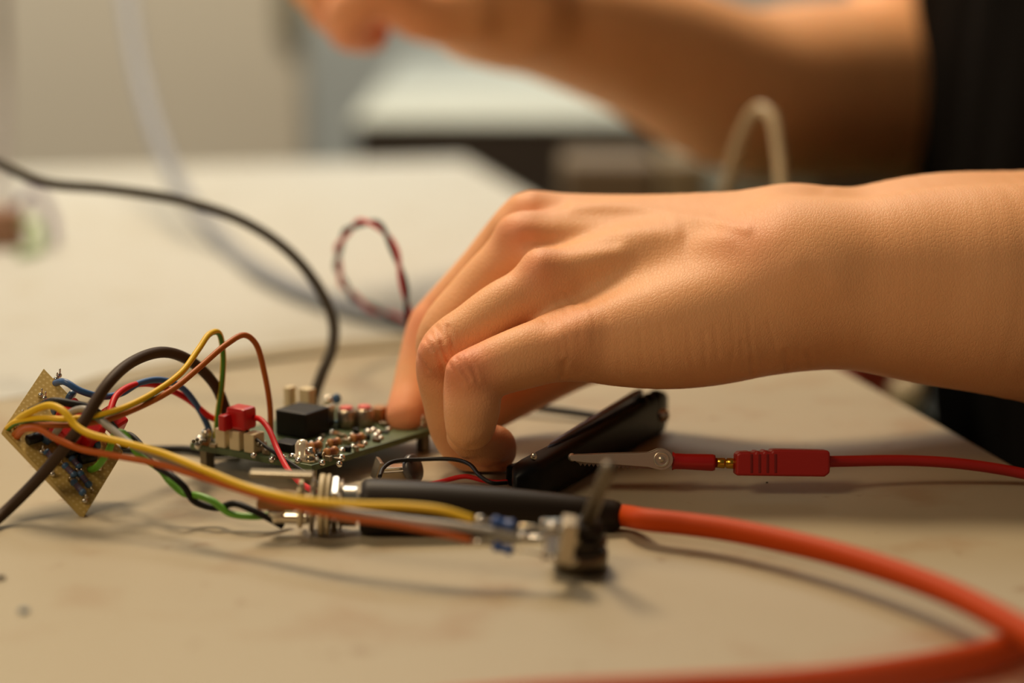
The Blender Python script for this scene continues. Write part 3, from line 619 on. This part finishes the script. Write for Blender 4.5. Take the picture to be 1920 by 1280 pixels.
kd = (kb - kf); KL = kd.length; kd.normalize(); ks = Vector((-kd.y, kd.x, 0))
kn = root('folding_tool', (kf + kb) / 2, 'glossy black folding tool with rivets lying under the palm', 'tool')
m_gloss = mat('glossy_black', (9, 8, 8), .42, spec=.2); m_matb = mat('satin_black', (13, 10, 8), .5, spec=.25)
m_blu2 = mat('blue_highlight', (130, 136, 158), .3, .8)
def slab(o, L_, w0, w1, z0, t0, t1, nm, m, par, zoff=0.0):
    # a rounded bar: width w0 -> w1, thickness t0 -> t1
    mb = MB(); secs = 22; seg = 20; vs = []; fs = []
    for i in range(secs + 1):
        s_ = i / secs; e = 1 - max(0, abs(2 * s_ - 1) - .84) / .16; e = math.sqrt(max(0.02, 1 - (1 - e) ** 2)) if e < 1 else 1
        wd = (w0 + (w1 - w0) * s_) * e * (1 + .08 * math.sin(s_ * 5)); tt = (t0 + (t1 - t0) * s_) * (e * .5 + .5)
        for k in range(seg):
            a = 2 * math.pi * k / seg; ca_, sa = math.cos(a), math.sin(a)
            x_ = math.copysign(abs(ca_) ** .45, ca_) * wd / 2; y_ = math.copysign(abs(sa) ** .45, sa) * tt / 2
            vs.append(o + kd * (L_ * s_) + ks * x_ + Vector((0, 0, z0 + zoff * s_ + y_)))
    for i in range(secs):
        for k in range(seg): fs.append([i * seg + k, i * seg + (k + 1) % seg, (i + 1) * seg + (k + 1) % seg, (i + 1) * seg + k])
    fs.append(list(range(seg))[::-1]); fs.append([secs * seg + k for k in range(seg)])
    return mb.add(vs, fs).build(nm, m, par)
o0 = Vector((kf.x, kf.y, TZ))
kw = abs((L1 - R1).dot(ks)); kw0 = abs((L0 - R0).dot(ks))
slab(o0 - kd * .008, KL + .010, kw0 * 1.02, kw * 1.02, .0050, .0098, .0116, 'handle', m_gloss, kn, zoff=.0010)
slab(o0 + ks * (kw * .46) + kd * .010, KL * .72, .0014, .0024, .0098, .0022, .0026, 'edge_highlight', m_blu2, kn, zoff=.0030)  # bluish highlight along the tool's upper edge, built as a pale strip
cap_c = G(1003, 905) + Vector((0, -.001, .0036))
MB().prism([( -.0062, -.0036), (.0050, -.0036), (.0068, -.0020), (.0070, .0008), (.0056, .0030), (-.0020, .0026), (-.0068, .0012), (-.0070, -.0024)], cap_c, RT, (0, 0, 1), .0022, .0006, seg=3).build('end_cap', m_matb, kn)
MB().ball(P(1001, 856, .4585), (.0008, .0006, .0010), seg=12).build('rivet', m_screw, kn)
MB().ball(P(1244, 779, .508), (.0016, .0010, .0018), seg=14).build('rivet', m_screw, kn)
for k in range(3):
    q = o0 + kd * (KL * (.80 + k * .055)); slab(q, .0022, kw * 1.04, kw * 1.04, .0062, .0124, .0124, 'grip_ridge', m_matb, kn)

# crumbs on the bench
for (a, b, r, c, lb) in ((45, 1148, .0011, (110, 130, 150), 'tiny blue crumb lying alone at the lower left'), (2, 1086, .0010, (60, 44, 30), 'dark crumb at the left margin below the brown cable'), (1438, 905, .0003, (60, 44, 30), 'dark speck on the bench behind the red plug')):
    tag(MB().ball(G(a, b) + Vector((0, 0, r * .4)), (r, r * .8, r * .5), seg=10).build('crumb', mat('crumb_%d' % a, c, .7)), lb, 'crumb')
# ------------------------------------------------------------------ things below the bench edge on the right
m_green = mat('green_fabric', (74, 96, 40), .8, noise=.1, nscale=60)
gq = Vector((.118, .76, .658))
bag = MB(); sg = 28; vs = []; fs = []
for i in range(sg + 1):
    ph = -math.pi / 2 + math.pi * i / sg
    for k in range(sg):
        a = 2 * math.pi * k / sg; f_ = lambda v, e: math.copysign(abs(v) ** e, v)
        vs.append(gq + Vector((.049 * f_(math.cos(ph), .45) * f_(math.cos(a), .6), .125 * f_(math.cos(ph), .45) * f_(math.sin(a), .6), .048 * f_(math.sin(ph), .7) + .004 * math.sin(a * 5) * math.cos(ph))))
for i in range(sg):
    for k in range(sg): fs.append([i * sg + k, i * sg + (k + 1) % sg, (i + 1) * sg + (k + 1) % sg, (i + 1) * sg + k])
tag(bag.add(vs, fs).build('green_bag', m_green), 'green cloth bag lying on the lap beyond the bench edge', 'bag')
rq = P(1635, 705, .745)
tag(MB().box(rq, (.036, .026, .024), Matrix.Rotation(.4, 3, 'Z'), .006, 3).build('red_pouch', mat('dull_red_fabric', (150, 52, 30), .7)), 'dull red pouch lying on the green bag', 'pouch')
tag(MB().ball(P(1697, 738, .735), (.008, .007, .0075), seg=18).build('white_ball', mat('offwhite_ball', (205, 190, 160), .5)), 'small off white ball beside the red pouch on the green bag', 'ball')
# ------------------------------------------------------------------ the person: signed distance field -> one surface
def surface_nets(Fd, org, h, smooth=1):
    s = Fd < 0
    c = [s[i:Fd.shape[0] - 1 + i, j:Fd.shape[1] - 1 + j, k:Fd.shape[2] - 1 + k] for i in (0, 1) for j in (0, 1) for k in (0, 1)]
    cnt = sum(x.astype(np.int8) for x in c); act = (cnt > 0) & (cnt < 8)
    I, J, K = np.nonzero(act); n = len(I); idx = np.full(act.shape, -1, np.int32); idx[I, J, K] = np.arange(n)
    acc = np.zeros((n, 3), np.float64); w_ = np.zeros(n)
    for ax in range(3):
        o = [a for a in range(3) if a != ax]
        for p in (0, 1):
            for q in (0, 1):
                a0 = [0, 0, 0]; a0[o[0]] = p; a0[o[1]] = q; a1 = list(a0); a1[ax] = 1
                f0 = Fd[I + a0[0], J + a0[1], K + a0[2]]; f1 = Fd[I + a1[0], J + a1[1], K + a1[2]]
                m_ = (f0 < 0) != (f1 < 0); t_ = np.where(m_, f0 / np.where(m_, f0 - f1, 1), 0)
                for d_ in range(3):
                    acc[:, d_] += np.where(m_, (t_ if d_ == ax else a0[d_]), 0)
                w_ += m_
    V_ = np.stack([I, J, K], 1) + acc / w_[:, None]
    faces = []
    for ax in range(3):
        o = [(ax + 1) % 3, (ax + 2) % 3]
        sl0 = [slice(None)] * 3; sl1 = [slice(None)] * 3; sl0[ax] = slice(0, -1); sl1[ax] = slice(1, None)
        a = s[tuple(sl0)]; b = s[tuple(sl1)]; cr = a != b
        ii = np.stack(np.nonzero(cr), 1)
        ok = (ii[:, o[0]] > 0) & (ii[:, o[1]] > 0) & (ii[:, o[0]] < act.shape[o[0]]) & (ii[:, o[1]] < act.shape[o[1]]); ii = ii[ok]
        fl = a[tuple(ii.T)]
        def at(d0, d1):
            q = ii.copy(); q[:, o[0]] += d0; q[:, o[1]] += d1; return idx[tuple(q.T)]
        quad = np.stack([at(-1, -1), at(0, -1), at(0, 0), at(-1, 0)], 1)
        quad[~fl] = quad[~fl][:, ::-1]; faces.append(quad)
    Fq = np.concatenate(faces); Fq = Fq[(Fq >= 0).all(1)]
    e = np.concatenate([Fq[:, [0, 1]], Fq[:, [1, 2]], Fq[:, [2, 3]], Fq[:, [3, 0]]])
    deg = np.bincount(e[:, 0], minlength=n) + np.bincount(e[:, 1], minlength=n)
    for _ in range(smooth):
        A2 = np.stack([np.bincount(e[:, 0], V_[e[:, 1], k], n) + np.bincount(e[:, 1], V_[e[:, 0], k], n) for k in range(3)], 1) / np.maximum(deg, 1)[:, None]
        V_ = V_ * .5 + A2 * .5
    return V_ * h + org, Fq
class SDF:
    def __init__(s, lo, hi, h):
        s.lo = np.array(lo, float); s.h = h; s.n = np.ceil((np.array(hi) - s.lo) / h).astype(int) + 1
        s.ax = [(s.lo[k] + np.arange(s.n[k]) * h).astype(np.float32) for k in range(3)]
    def new(s): return np.full(s.n, 1.0, np.float32)
    def sub(s, lo, hi):
        a = np.clip(np.floor((np.array(lo) - s.lo) / s.h).astype(int), 0, s.n); b = np.clip(np.ceil((np.array(hi) - s.lo) / s.h).astype(int) + 1, 0, s.n)
        return tuple(slice(int(x), int(y)) for x, y in zip(a, b))
    def seg(s, Fd, a, ra, b, rb, k, op='add', pad=0):
        a = np.array(a); b = np.array(b); m = max(ra, rb) + k + 2 * s.h + pad
        sl = s.sub(np.minimum(a, b) - m, np.maximum(a, b) + m)
        if any(x.stop <= x.start for x in sl): return
        X_ = s.ax[0][sl[0]][:, None, None] - a[0]; Y_ = s.ax[1][sl[1]][None, :, None] - a[1]; Z_ = s.ax[2][sl[2]][None, None, :] - a[2]
        d = b - a; L2_ = float(d @ d) + 1e-12
        t_ = np.clip((X_ * d[0] + Y_ * d[1] + Z_ * d[2]) / L2_, 0, 1)
        D = np.sqrt((X_ - t_ * d[0]) ** 2 + (Y_ - t_ * d[1]) ** 2 + (Z_ - t_ * d[2]) ** 2) - (ra + (rb - ra) * t_)
        f = Fd[sl]
        if op == 'add':
            hh = np.maximum(k - np.abs(f - D), 0) / k; Fd[sl] = np.minimum(f, D) - hh * hh * k * .25
        else:
            D = -D; hh = np.maximum(k - np.abs(f - D), 0) / k; Fd[sl] = np.maximum(f, D) + hh * hh * k * .25
    def chain(s, Fd, pts, k):
        # one limb: its own smooth axis, no blending between its own segments
        ps = [np.array([*p, r], float) for p, r in pts]
        if len(ps) > 2:
            e = [2 * ps[0] - ps[1]] + ps + [2 * ps[-1] - ps[-2]]; out = []
            for i in range(1, len(e) - 2):
                for q in range(6):
                    t = q / 6; a, b, c, d = e[i - 1:i + 3]
                    out.append(.5 * (2 * b + (c - a) * t + (2 * a - 5 * b + 4 * c - d) * t * t + (3 * b - a - 3 * c + d) * t ** 3))
            out.append(ps[-1]); ps = out
        m = max(p[3] for p in ps) + k + 2 * s.h; c = np.array([p[:3] for p in ps])
        sl = s.sub(c.min(0) - m, c.max(0) + m)
        if any(x.stop <= x.start for x in sl): return
        loc = SDF.__new__(SDF); loc.h = s.h; loc.ax = [s.ax[q][sl[q]] for q in range(3)]; loc.n = np.array([len(x) for x in loc.ax]); loc.lo = np.array([x[0] for x in loc.ax], float)
        T_ = loc.new()
        for a, b in zip(ps[:-1], ps[1:]): loc.seg(T_, a[:3], a[3], b[:3], b[3], 1e-5, pad=k)
        f = Fd[sl]; hh = np.maximum(k - np.abs(f - T_), 0) / k; Fd[sl] = np.minimum(f, T_) - hh * hh * k * .25
    @staticmethod
    def smin(f, g, k):
        hh = np.maximum(k - np.abs(f - g), 0) / k; return np.minimum(f, g) - hh * hh * k * .25
def J(px, py, d, r): return (P(px, py, d), r * d / F)
def Jc(lst): return [J(a, b, c / 1000., d) for a, b, c, d in lst]
# ---- near (left) hand and forearm
H = .00062
lo = P(715, 900, .44); hi = P(2330, 260, .57)
fld = SDF((P(715, 640, .53).x - .004, .40, TZ + .0004), (P(2280, 640, .5).x, .60, TZ + .145), H)
FP = fld.new(); kp = .008
for ch in (
    [(1072, 644, 472, 62), (1160, 636, 473, 86), (1270, 618, 475, 109), (1380, 588, 478, 124), (1500, 534, 482, 143)],
    [(1025, 535, 482, 58), (1120, 520, 484, 72), (1250, 508, 487, 90), (1430, 512, 488, 120)],
    [(985, 458, 497, 54), (1110, 452, 499, 70), (1250, 455, 500, 84), (1430, 478, 498, 108)],
    [(1000, 414, 514, 52), (1120, 432, 514, 66), (1250, 445, 513, 78), (1430, 474, 507, 106), (1500, 500, 505, 138)],
    [(1100, 650, 500, 40), (1250, 610, 505, 90), (1400, 560, 505, 100)],
    [(1500, 500, 505, 138), (1600, 508, 508, 152), (1750, 508, 512, 180), (1920, 520, 517, 198), (2300, 540, 530, 225)],
    [(1500, 532, 482, 140), (1600, 534, 482, 154), (1750, 537, 484, 182), (1920, 548, 486, 200), (2300, 600, 500, 230)],
): fld.chain(FP, Jc(ch), kp)
fingers = dict(
    pinky=[(1078, 640, 470, 64), (1000, 664, 467, 61), (925, 690, 465, 55), (889, 712, 465, 54), (885, 760, 464, 54), (882, 796, 464, 48)],
    ring=[(1040, 545, 481, 58), (960, 572, 478, 56), (895, 618, 476, 56), (835, 668, 475, 54), (842, 750, 480, 50), (858, 815, 485, 47), (890, 850, 487, 40), (932, 868, 487, 30)],
    middle=[(1000, 470, 497, 56), (950, 496, 497, 54), (890, 560, 497, 54), (832, 638, 496, 52), (850, 720, 503, 46), (880, 790, 506, 42), (915, 845, 504, 34)],
    index=[(1010, 424, 514, 54), (965, 440, 516, 52), (905, 510, 519, 50), (832, 592, 521, 50), (812, 618, 520, 50), (793, 680, 517, 47), (780, 735, 513, 46), (768, 768, 509, 43), (763, 780, 507, 39)],
    thumb=[(1330, 600, 512, 80), (1190, 650, 522, 66), (1100, 668, 524, 54), (1000, 724, 520, 44), (920, 768, 512, 40), (880, 800, 506, 34)])
Fh = FP.copy()
tipf = fld.new(); fld.chain(tipf, Jc([(872, 815, 470, 36), (902, 835, 475, 40), (930, 834, 481, 37), (938, 850, 484, 30)]), .002)
for nm, ch in fingers.items():
    ff = fld.new(); fld.chain(ff, Jc(ch), .0025)
    if nm == 'pinky': fld.seg(ff, P(868, 694, .461), 30 * .465 / F, P(878, 704, .461), 30 * .465 / F, .003)
    if nm == 'ring': fld.seg(ff, P(815, 660, .469), 30 * .47 / F, P(822, 668, .469), 30 * .47 / F, .003)
    if nm == 'pinky': ff = SDF.smin(ff, tipf, .0006)
    ff = SDF.smin(ff, FP, .0045 if nm != 'thumb' else .008)
    Fh = SDF.smin(Fh, ff, .0005)
V1, Q1 = surface_nets(Fh, fld.lo, H, 6)
# creases: fine folds pressed into the skin where the photo shows them
def project(V_):
    r = V_ - np.array(CAM); x = r[:, 0]; y = r @ np.array(UP); z = r @ np.array(FW); return 960 + x / z * F, 640 - y / z * F, z
def normals(V_, Q_):
    n = np.cross(V_[Q_[:, 2]] - V_[Q_[:, 0]], V_[Q_[:, 3]] - V_[Q_[:, 1]]); N_ = np.zeros_like(V_)
    for k in range(4):
        for d_ in range(3): N_[:, d_] += np.bincount(Q_[:, k], n[:, d_], len(V_))
    return N_ / np.maximum(np.linalg.norm(N_, axis=1), 1e-12)[:, None]
px_, py_a, pz_ = project(V1); nn = normals(V1, Q1)
vd = V1 - np.array(CAM); face = -(nn * vd).sum(1) / np.linalg.norm(vd, axis=1); face = np.clip(face * 3, 0, 1)
disp = np.zeros(len(V1))
def crease(pts, wd=4.5, dp=.00035, zmax=.49):
    global disp
    best = np.full(len(V1), 1e9)
    for (a, b), (c, d) in zip(pts[:-1], pts[1:]):
        ex, ey = c - a, d - b; t_ = np.clip(((px_ - a) * ex + (py_a - b) * ey) / (ex * ex + ey * ey), 0, 1)
        best = np.minimum(best, (px_ - a - t_ * ex) ** 2 + (py_a - b - t_ * ey) ** 2)
    g = np.exp(-best / (wd * wd)) - .45 * np.exp(-best / (wd * 2.3) ** 2)
    disp -= dp * g * face * (pz_ < zmax)
for c_ in ([(871, 660), (887, 688), (894, 712)], [(843, 683), (855, 703), (869, 721)], [(856, 672), (868, 695), (880, 712)], [(783, 667), (803, 695)], [(809, 627), (823, 667), (831, 690)], [(796, 634), (810, 657)], [(826, 643), (840, 676)],
           [(818, 612), (832, 640)], [(840, 612), (850, 650)]): crease(c_, 4.0, .0005)
for c_ in ([(1004, 587), (1037, 610), (1051, 648), (1047, 695)], [(1037, 587), (1060, 625), (1066, 672)], [(1075, 568), (1089, 601), (1084, 645)], [(1045, 560), (1070, 590)], [(1100, 560), (1115, 600), (1112, 650)],
           [(1062, 548), (1090, 575), (1104, 620)], [(1130, 560), (1140, 600)], [(1404, 590), (1407, 640), (1411, 676)], [(1372, 590), (1377, 650), (1368, 695)], [(1340, 610), (1346, 670)], [(1440, 600), (1452, 650), (1472, 678)],
           [(1200, 620), (1206, 690)], [(1240, 610), (1250, 690)], [(1290, 620), (1300, 700)], [(1160, 640), (1164, 700)], [(1390, 640), (1398, 690)], [(1320, 620), (1324, 690)]): crease(c_, 4.5, .00016)
def ridge(pts, wd, dp):
    best = np.full(len(V1), 1e9)
    for (a, b), (c, d) in zip(pts[:-1], pts[1:]):
        ex, ey = c - a, d - b; t_ = np.clip(((px_ - a) * ex + (py_a - b) * ey) / (ex * ex + ey * ey + 1e-9), 0, 1)
        best = np.minimum(best, (px_ - a - t_ * ex) ** 2 + (py_a - b - t_ * ey) ** 2)
    global disp
    disp += dp * np.exp(-best / (wd * wd)) * face * np.clip((.528 - pz_) / .012, 0, 1)
ridge([(1075, 384), (1200, 392), (1330, 415), (1400, 432)], 12, .0006)
ridge([(1000, 430), (1120, 428), (1260, 440)], 22, .0008)
ridge([(1020, 492), (1130, 480), (1280, 462), (1360, 450)], 24, .0007)
ridge([(1360, 452), (1450, 445)], 34, .0004)
ridge([(1500, 500), (1560, 520)], 40, .0006)
ridge([(1035, 598), (1110, 540), (1200, 480), (1280, 455)], 30, -.0011)
ridge([(990, 455), (1060, 458), (1150, 452)], 15, -.0006)
ridge([(1000, 486), (1012, 492)], 34, .0018)
ridge([(952, 424), (968, 430)], 30, .0016)
ridge([(975, 382), (992, 380)], 26, .0012)
ridge([(1060, 622), (1080, 628)], 40, .0010)
crease([(943, 785), (928, 812), (905, 828), (882, 838)], 6, .0005)
crease([(1046, 722), (1056, 700), (1058, 680)], 7, .0007)
crease([(1412, 700), (1410, 672)], 6, .0005)
crease([(1478, 690), (1474, 660)], 7, .0006)
crease([(1522, 684), (1515, 660)], 6, .0005)
V1 += nn * disp[:, None]
# ---- far (right) arm and hand, coarser
hf = .0022
fa = SDF((P(520, 640, .7).x, .55, TZ + .02), (.36, 1.0, TZ + .42), hf)
FA = fa.new()
fa.chain(FA, Jc([(900, 25, 700, 88), (960, 30, 712, 98), (1060, 48, 730, 112), (1210, 92, 760, 132), (1390, 168, 795, 152), (1520, 170, 825, 164), (1640, 168, 850, 166), (1740, 160, 865, 160)]), .01)
elb = P(1735, 165, .865); sh_r = Vector((.29, .90, TZ + .40))
fa.chain(FA, [(elb, .040), (elb + (sh_r - elb) * .3, .047), (sh_r, .055)], .012)
FAp = FA.copy()
fa.chain(FAp, Jc([(960, 20, 705, 92), (860, -5, 693, 84), (790, -25, 690, 70)]), .01)
fa.chain(FAp, Jc([(960, 10, 730, 80), (860, -35, 735, 72), (790, -55, 735, 64)]), .01)
FF = FAp.copy()
for ch in ([(860, 30, 684, 62), (790, 25, 676, 54), (715, -10, 670, 50), (660, 20, 672, 48), (655, 50, 678, 46), (690, 62, 688, 40)],
           [(830, -10, 690, 60), (750, -40, 685, 52), (660, -60, 680, 50), (612, -20, 684, 46), (618, 20, 692, 42), (650, 35, 700, 38)],
           [(820, -50, 715, 58), (740, -90, 712, 50), (650, -100, 708, 48), (590, -60, 708, 44), (582, -20, 712, 40)],
           [(830, -80, 740, 56), (750, -120, 738, 48), (660, -130, 735, 46), (600, -100, 730, 42), (590, -60, 726, 38)],
           [(920, -10, 755, 66), (850, -20, 765, 50), (770, 0, 755, 44), (700, 10, 740, 38), (660, 5, 730, 34)]):
    g_ = fa.new(); fa.chain(g_, Jc(ch), .004); g_ = SDF.smin(g_, FAp, .008); FF = SDF.smin(FF, g_, .0008)
V2_, Q2 = surface_nets(FF, fa.lo, hf, 2)
# ---- trunk and the left upper arm, coarse (mostly under the shirt)
hc = .006
bx = Vector((.335, .745, TZ))
fc = SDF((.12, .28, .40), (.75, 1.12, TZ + .62), hc)
FC = fc.new()
fc.chain(FC, [((.37, .66, .46), .12), ((.35, .66, TZ + .05), .115), ((.36, .66, TZ + .30), .125), ((.38, .70, TZ + .40), .08)], .05)
fc.chain(FC, [((.37, .86, .46), .12), ((.35, .84, TZ + .05), .115), ((.36, .84, TZ + .30), .125), ((.38, .80, TZ + .40), .08)], .05)
fc.chain(FC, [((.37, .75, TZ + .35), .07), ((.34, .75, TZ + .52), .057)], .03)
fL = P(2300, 570, .515); el_l = Vector((.40, .56, TZ + .02)); sh_l = Vector((.37, .59, TZ + .38))
fc.chain(FC, [(P(2150, 560, .51), .026), (fL, .031), (el_l, .040), ((el_l + sh_l) / 2 + Vector((.01, 0, 0)), .046), (sh_l, .056), (Vector((.37, .68, TZ + .38)), .07)], .02)
fc.chain(FC, [(elb, .036), (elb + (sh_r - elb) * .3, .045), (sh_r, .055), (Vector((.37, .82, TZ + .38)), .07)], .02)
FC = np.maximum(FC, .47 - fc.ax[2][None, None, :])
V3, Q3 = surface_nets(FC, fc.lo, hc, 2)
def skin_material():
    m = bpy.data.materials.new('skin'); m.use_nodes = True; nt = m.node_tree; b = nt.nodes['Principled BSDF']
    b.inputs['Roughness'].default_value = .52; b.inputs['Specular IOR Level'].default_value = .32
    b.inputs['Subsurface Weight'].default_value = .16; b.inputs['Subsurface Radius'].default_value = (1.0, .35, .2); b.inputs['Subsurface Scale'].default_value = .0028
    tc = nt.nodes.new('ShaderNodeTexCoord')
    def nz(scale, det=3):
        n = nt.nodes.new('ShaderNodeTexNoise'); n.inputs['Scale'].default_value = scale; n.inputs['Detail'].default_value = det
        nt.links.new(tc.outputs['Object'], n.inputs['Vector']); return n.outputs['Fac']
    mx = nt.nodes.new('ShaderNodeMixRGB'); mx.inputs[1].default_value = lin((230, 164, 110)); mx.inputs[2].default_value = lin((242, 182, 130)); nt.links.new(nz(60), mx.inputs[0])
    at = nt.nodes.new('ShaderNodeAttribute'); at.attribute_name = 'flush'
    m2 = nt.nodes.new('ShaderNodeMixRGB'); m2.inputs[2].default_value = lin((230, 136, 98)); nt.links.new(at.outputs['Fac'], m2.inputs[0]); nt.links.new(mx.outputs[0], m2.inputs[1])
    nt.links.new(m2.outputs[0], b.inputs['Base Color'])
    vo = nt.nodes.new('ShaderNodeTexVoronoi'); vo.feature = 'DISTANCE_TO_EDGE'; vo.inputs['Scale'].default_value = 1300
    nv = nt.nodes.new('ShaderNodeTexNoise'); nv.inputs['Scale'].default_value = 500
    va = nt.nodes.new('ShaderNodeVectorMath'); va.operation = 'SCALE'; va.inputs['Scale'].default_value = .0006
    vb = nt.nodes.new('ShaderNodeVectorMath'); vb.operation = 'ADD'
    nt.links.new(tc.outputs['Object'], nv.inputs['Vector']); nt.links.new(nv.outputs['Color'], va.inputs[0]); nt.links.new(va.outputs[0], vb.inputs[0]); nt.links.new(tc.outputs['Object'], vb.inputs[1])
    mp = nt.nodes.new('ShaderNodeMapping'); mp.inputs['Scale'].default_value = (1.0, .6, .6); mp.inputs['Rotation'].default_value = (0, .5, 0)
    nt.links.new(vb.outputs[0], mp.inputs['Vector']); nt.links.new(mp.outputs[0], vo.inputs['Vector'])
    mr = nt.nodes.new('ShaderNodeMapRange'); mr.inputs[1].default_value = 0; mr.inputs[2].default_value = .18; nt.links.new(vo.outputs['Distance'], mr.inputs[0])
    ad = nt.nodes.new('ShaderNodeMath'); ad.operation = 'MULTIPLY_ADD'; ad.inputs[1].default_value = .6; nt.links.new(nz(1500), ad.inputs[0]); nt.links.new(mr.outputs[0], ad.inputs[2])
    bp = nt.nodes.new('ShaderNodeBump'); bp.inputs['Strength'].default_value = .33; bp.inputs['Distance'].default_value = .00012
    nt.links.new(ad.outputs[0], bp.inputs['Height']); nt.links.new(bp.outputs[0], b.inputs['Normal'])
    return m
m_skin = skin_material()
def np_mesh(name, Vs, Qs, m, parent, loc):
    me = bpy.data.meshes.new(name); n = len(Vs)
    me.vertices.add(n); me.vertices.foreach_set('co', (Vs - np.array(loc)).astype(np.float32).ravel())
    me.loops.add(len(Qs) * 4); me.loops.foreach_set('vertex_index', Qs.astype(np.int32).ravel())
    me.polygons.add(len(Qs)); me.polygons.foreach_set('loop_start', np.arange(0, len(Qs) * 4, 4, dtype=np.int32))
    me.update(calc_edges=True); me.polygons.foreach_set('use_smooth', np.ones(len(Qs), bool)); me.materials.append(m)
    o = bpy.data.objects.new(name, me); COL.objects.link(o); o.parent = parent; WORLD[o.name] = Vector(loc); return o
ploc = Vector((.42, .75, 0))
person = root('person', ploc, 'person in a black shirt with one hand pinching wires and the other raised', 'person')
VA = np.concatenate([V1, V2_, V3]); QA = np.concatenate([Q1, Q2 + len(V1), Q3 + len(V1) + len(V2_)])
body_o = np_mesh('body', VA, QA, m_skin, person, ploc)
fl = np.zeros(len(VA), np.float32)
for (a, b, c, r_, s_) in ((868, 690, 461, 48, .9), (800, 668, 470, 44, .8), (1000, 490, 470, 45, .6), (955, 430, 485, 50, .7), (985, 385, 500, 45, .6), (785, 610, 515, 50, .6), (940, 850, 478, 50, .7), (755, 790, 508, 50, .8), (1400, 450, 470, 60, .35), (1060, 610, 465, 60, .3), (640, 60, 680, 60, .9), (700, 40, 680, 90, .8)):
    p = np.array(P(a, b, c / 1000)); R_ = r_ * c / 1000 / F * 1.3; d2 = ((VA - p) ** 2).sum(1); fl = np.maximum(fl, s_ * np.exp(-d2 / R_ ** 2).astype(np.float32))
at = body_o.data.attributes.new('flush', 'FLOAT', 'POINT'); at.data.foreach_set('value', fl)
# ---- shirt
hs = .006
fs_ = SDF((.10, .40, .42), (.75, 1.12, TZ + .60), hs)
FS = fs_.new()
fs_.chain(FS, [((.37, .68, .50), .135), ((.335, .70, TZ - .02), .140), ((.325, .70, TZ + .14), .140), ((.345, .68, TZ + .30), .14), ((.38, .72, TZ + .41), .085)], .06)
fs_.chain(FS, [((.37, .86, .50), .135), ((.335, .84, TZ - .02), .140), ((.325, .84, TZ + .14), .140), ((.345, .84, TZ + .30), .14), ((.38, .80, TZ + .41), .085)], .06)
mid_l = sh_l + (el_l - sh_l) * .45; mid_r = sh_r + (elb - sh_r) * .42
fs_.chain(FS, [(Vector((.37, .68, TZ + .38)), .078), (sh_l, .068), (mid_l, .064)], .03)
fs_.chain(FS, [(Vector((.37, .82, TZ + .38)), .078), (sh_r, .068), (mid_r, .064)], .03)
Xs = fs_.ax[0][:, None, None]; Ys = fs_.ax[1][None, :, None]; Zs = fs_.ax[2][None, None, :]
FS = FS + .0022 * np.sin(Zs * 42 + Ys * 26 + 2 * np.sin(Ys * 17)) * np.sin(Ys * 55 + Zs * 9)
FS = np.maximum(FS, .455 - Zs)
V4, Q4 = surface_nets(FS, fs_.lo, hs, 2)
V4[:, 0] -= .018
m_shirt = mat('black_cotton', (9, 6, 4), .95, spec=.05, bump=.2, bscale=1500)
np_mesh('shirt', V4, Q4, m_shirt, person, ploc)
# ---- trousers, shoes and the stool they sit on
ht = .010
ft = SDF((.0, .50, .03), (.75, 1.10, .70), ht); FT = ft.new()
for yy in (.66, .86):
    ft.chain(FT, [((.45, (.75 + yy) / 2, .56), .125), ((.42, yy, .53), .100), ((.12, yy, .53), .072), ((.12, yy, .50), .070), ((.15, yy, .12), .052)], .04)
V5, Q5 = surface_nets(FT, ft.lo, ht, 2)
np_mesh('trousers', V5, Q5, mat('black_denim', (10, 9, 10), .95, spec=.05), person, ploc)
for yy in (.66, .86):
    MB().ball((.11, yy, .055), (.115, .046, .045), seg=24).box((.11, yy, .012), (.22, .084, .024), None, .010).build('shoe', mat('black_shoe', (24, 22, 22), .6), person)
st = root('work_stool', (.47, .76, 0), 'dark round work stool under the seated person', 'stool')
MB().lathe((.47, .76, .372), (0, 0, 1), [(0, .165), (.01, .18), (.04, .18), (.055, .165)], seg=40).build('seat', m_dark, st)
MB().lathe((.47, .76, .03), (0, 0, 1), [(0, .03), (.36, .022)], seg=20).build('column', m_steel, st)
for k in range(5):
    a = k * 2 * math.pi / 5; MB().tube([Vector((.47, .76, .045)), Vector((.47 + .24 * math.cos(a), .76 + .24 * math.sin(a), .022))], .016, seg=10, smooth_path=False).build('foot', m_steel, st)
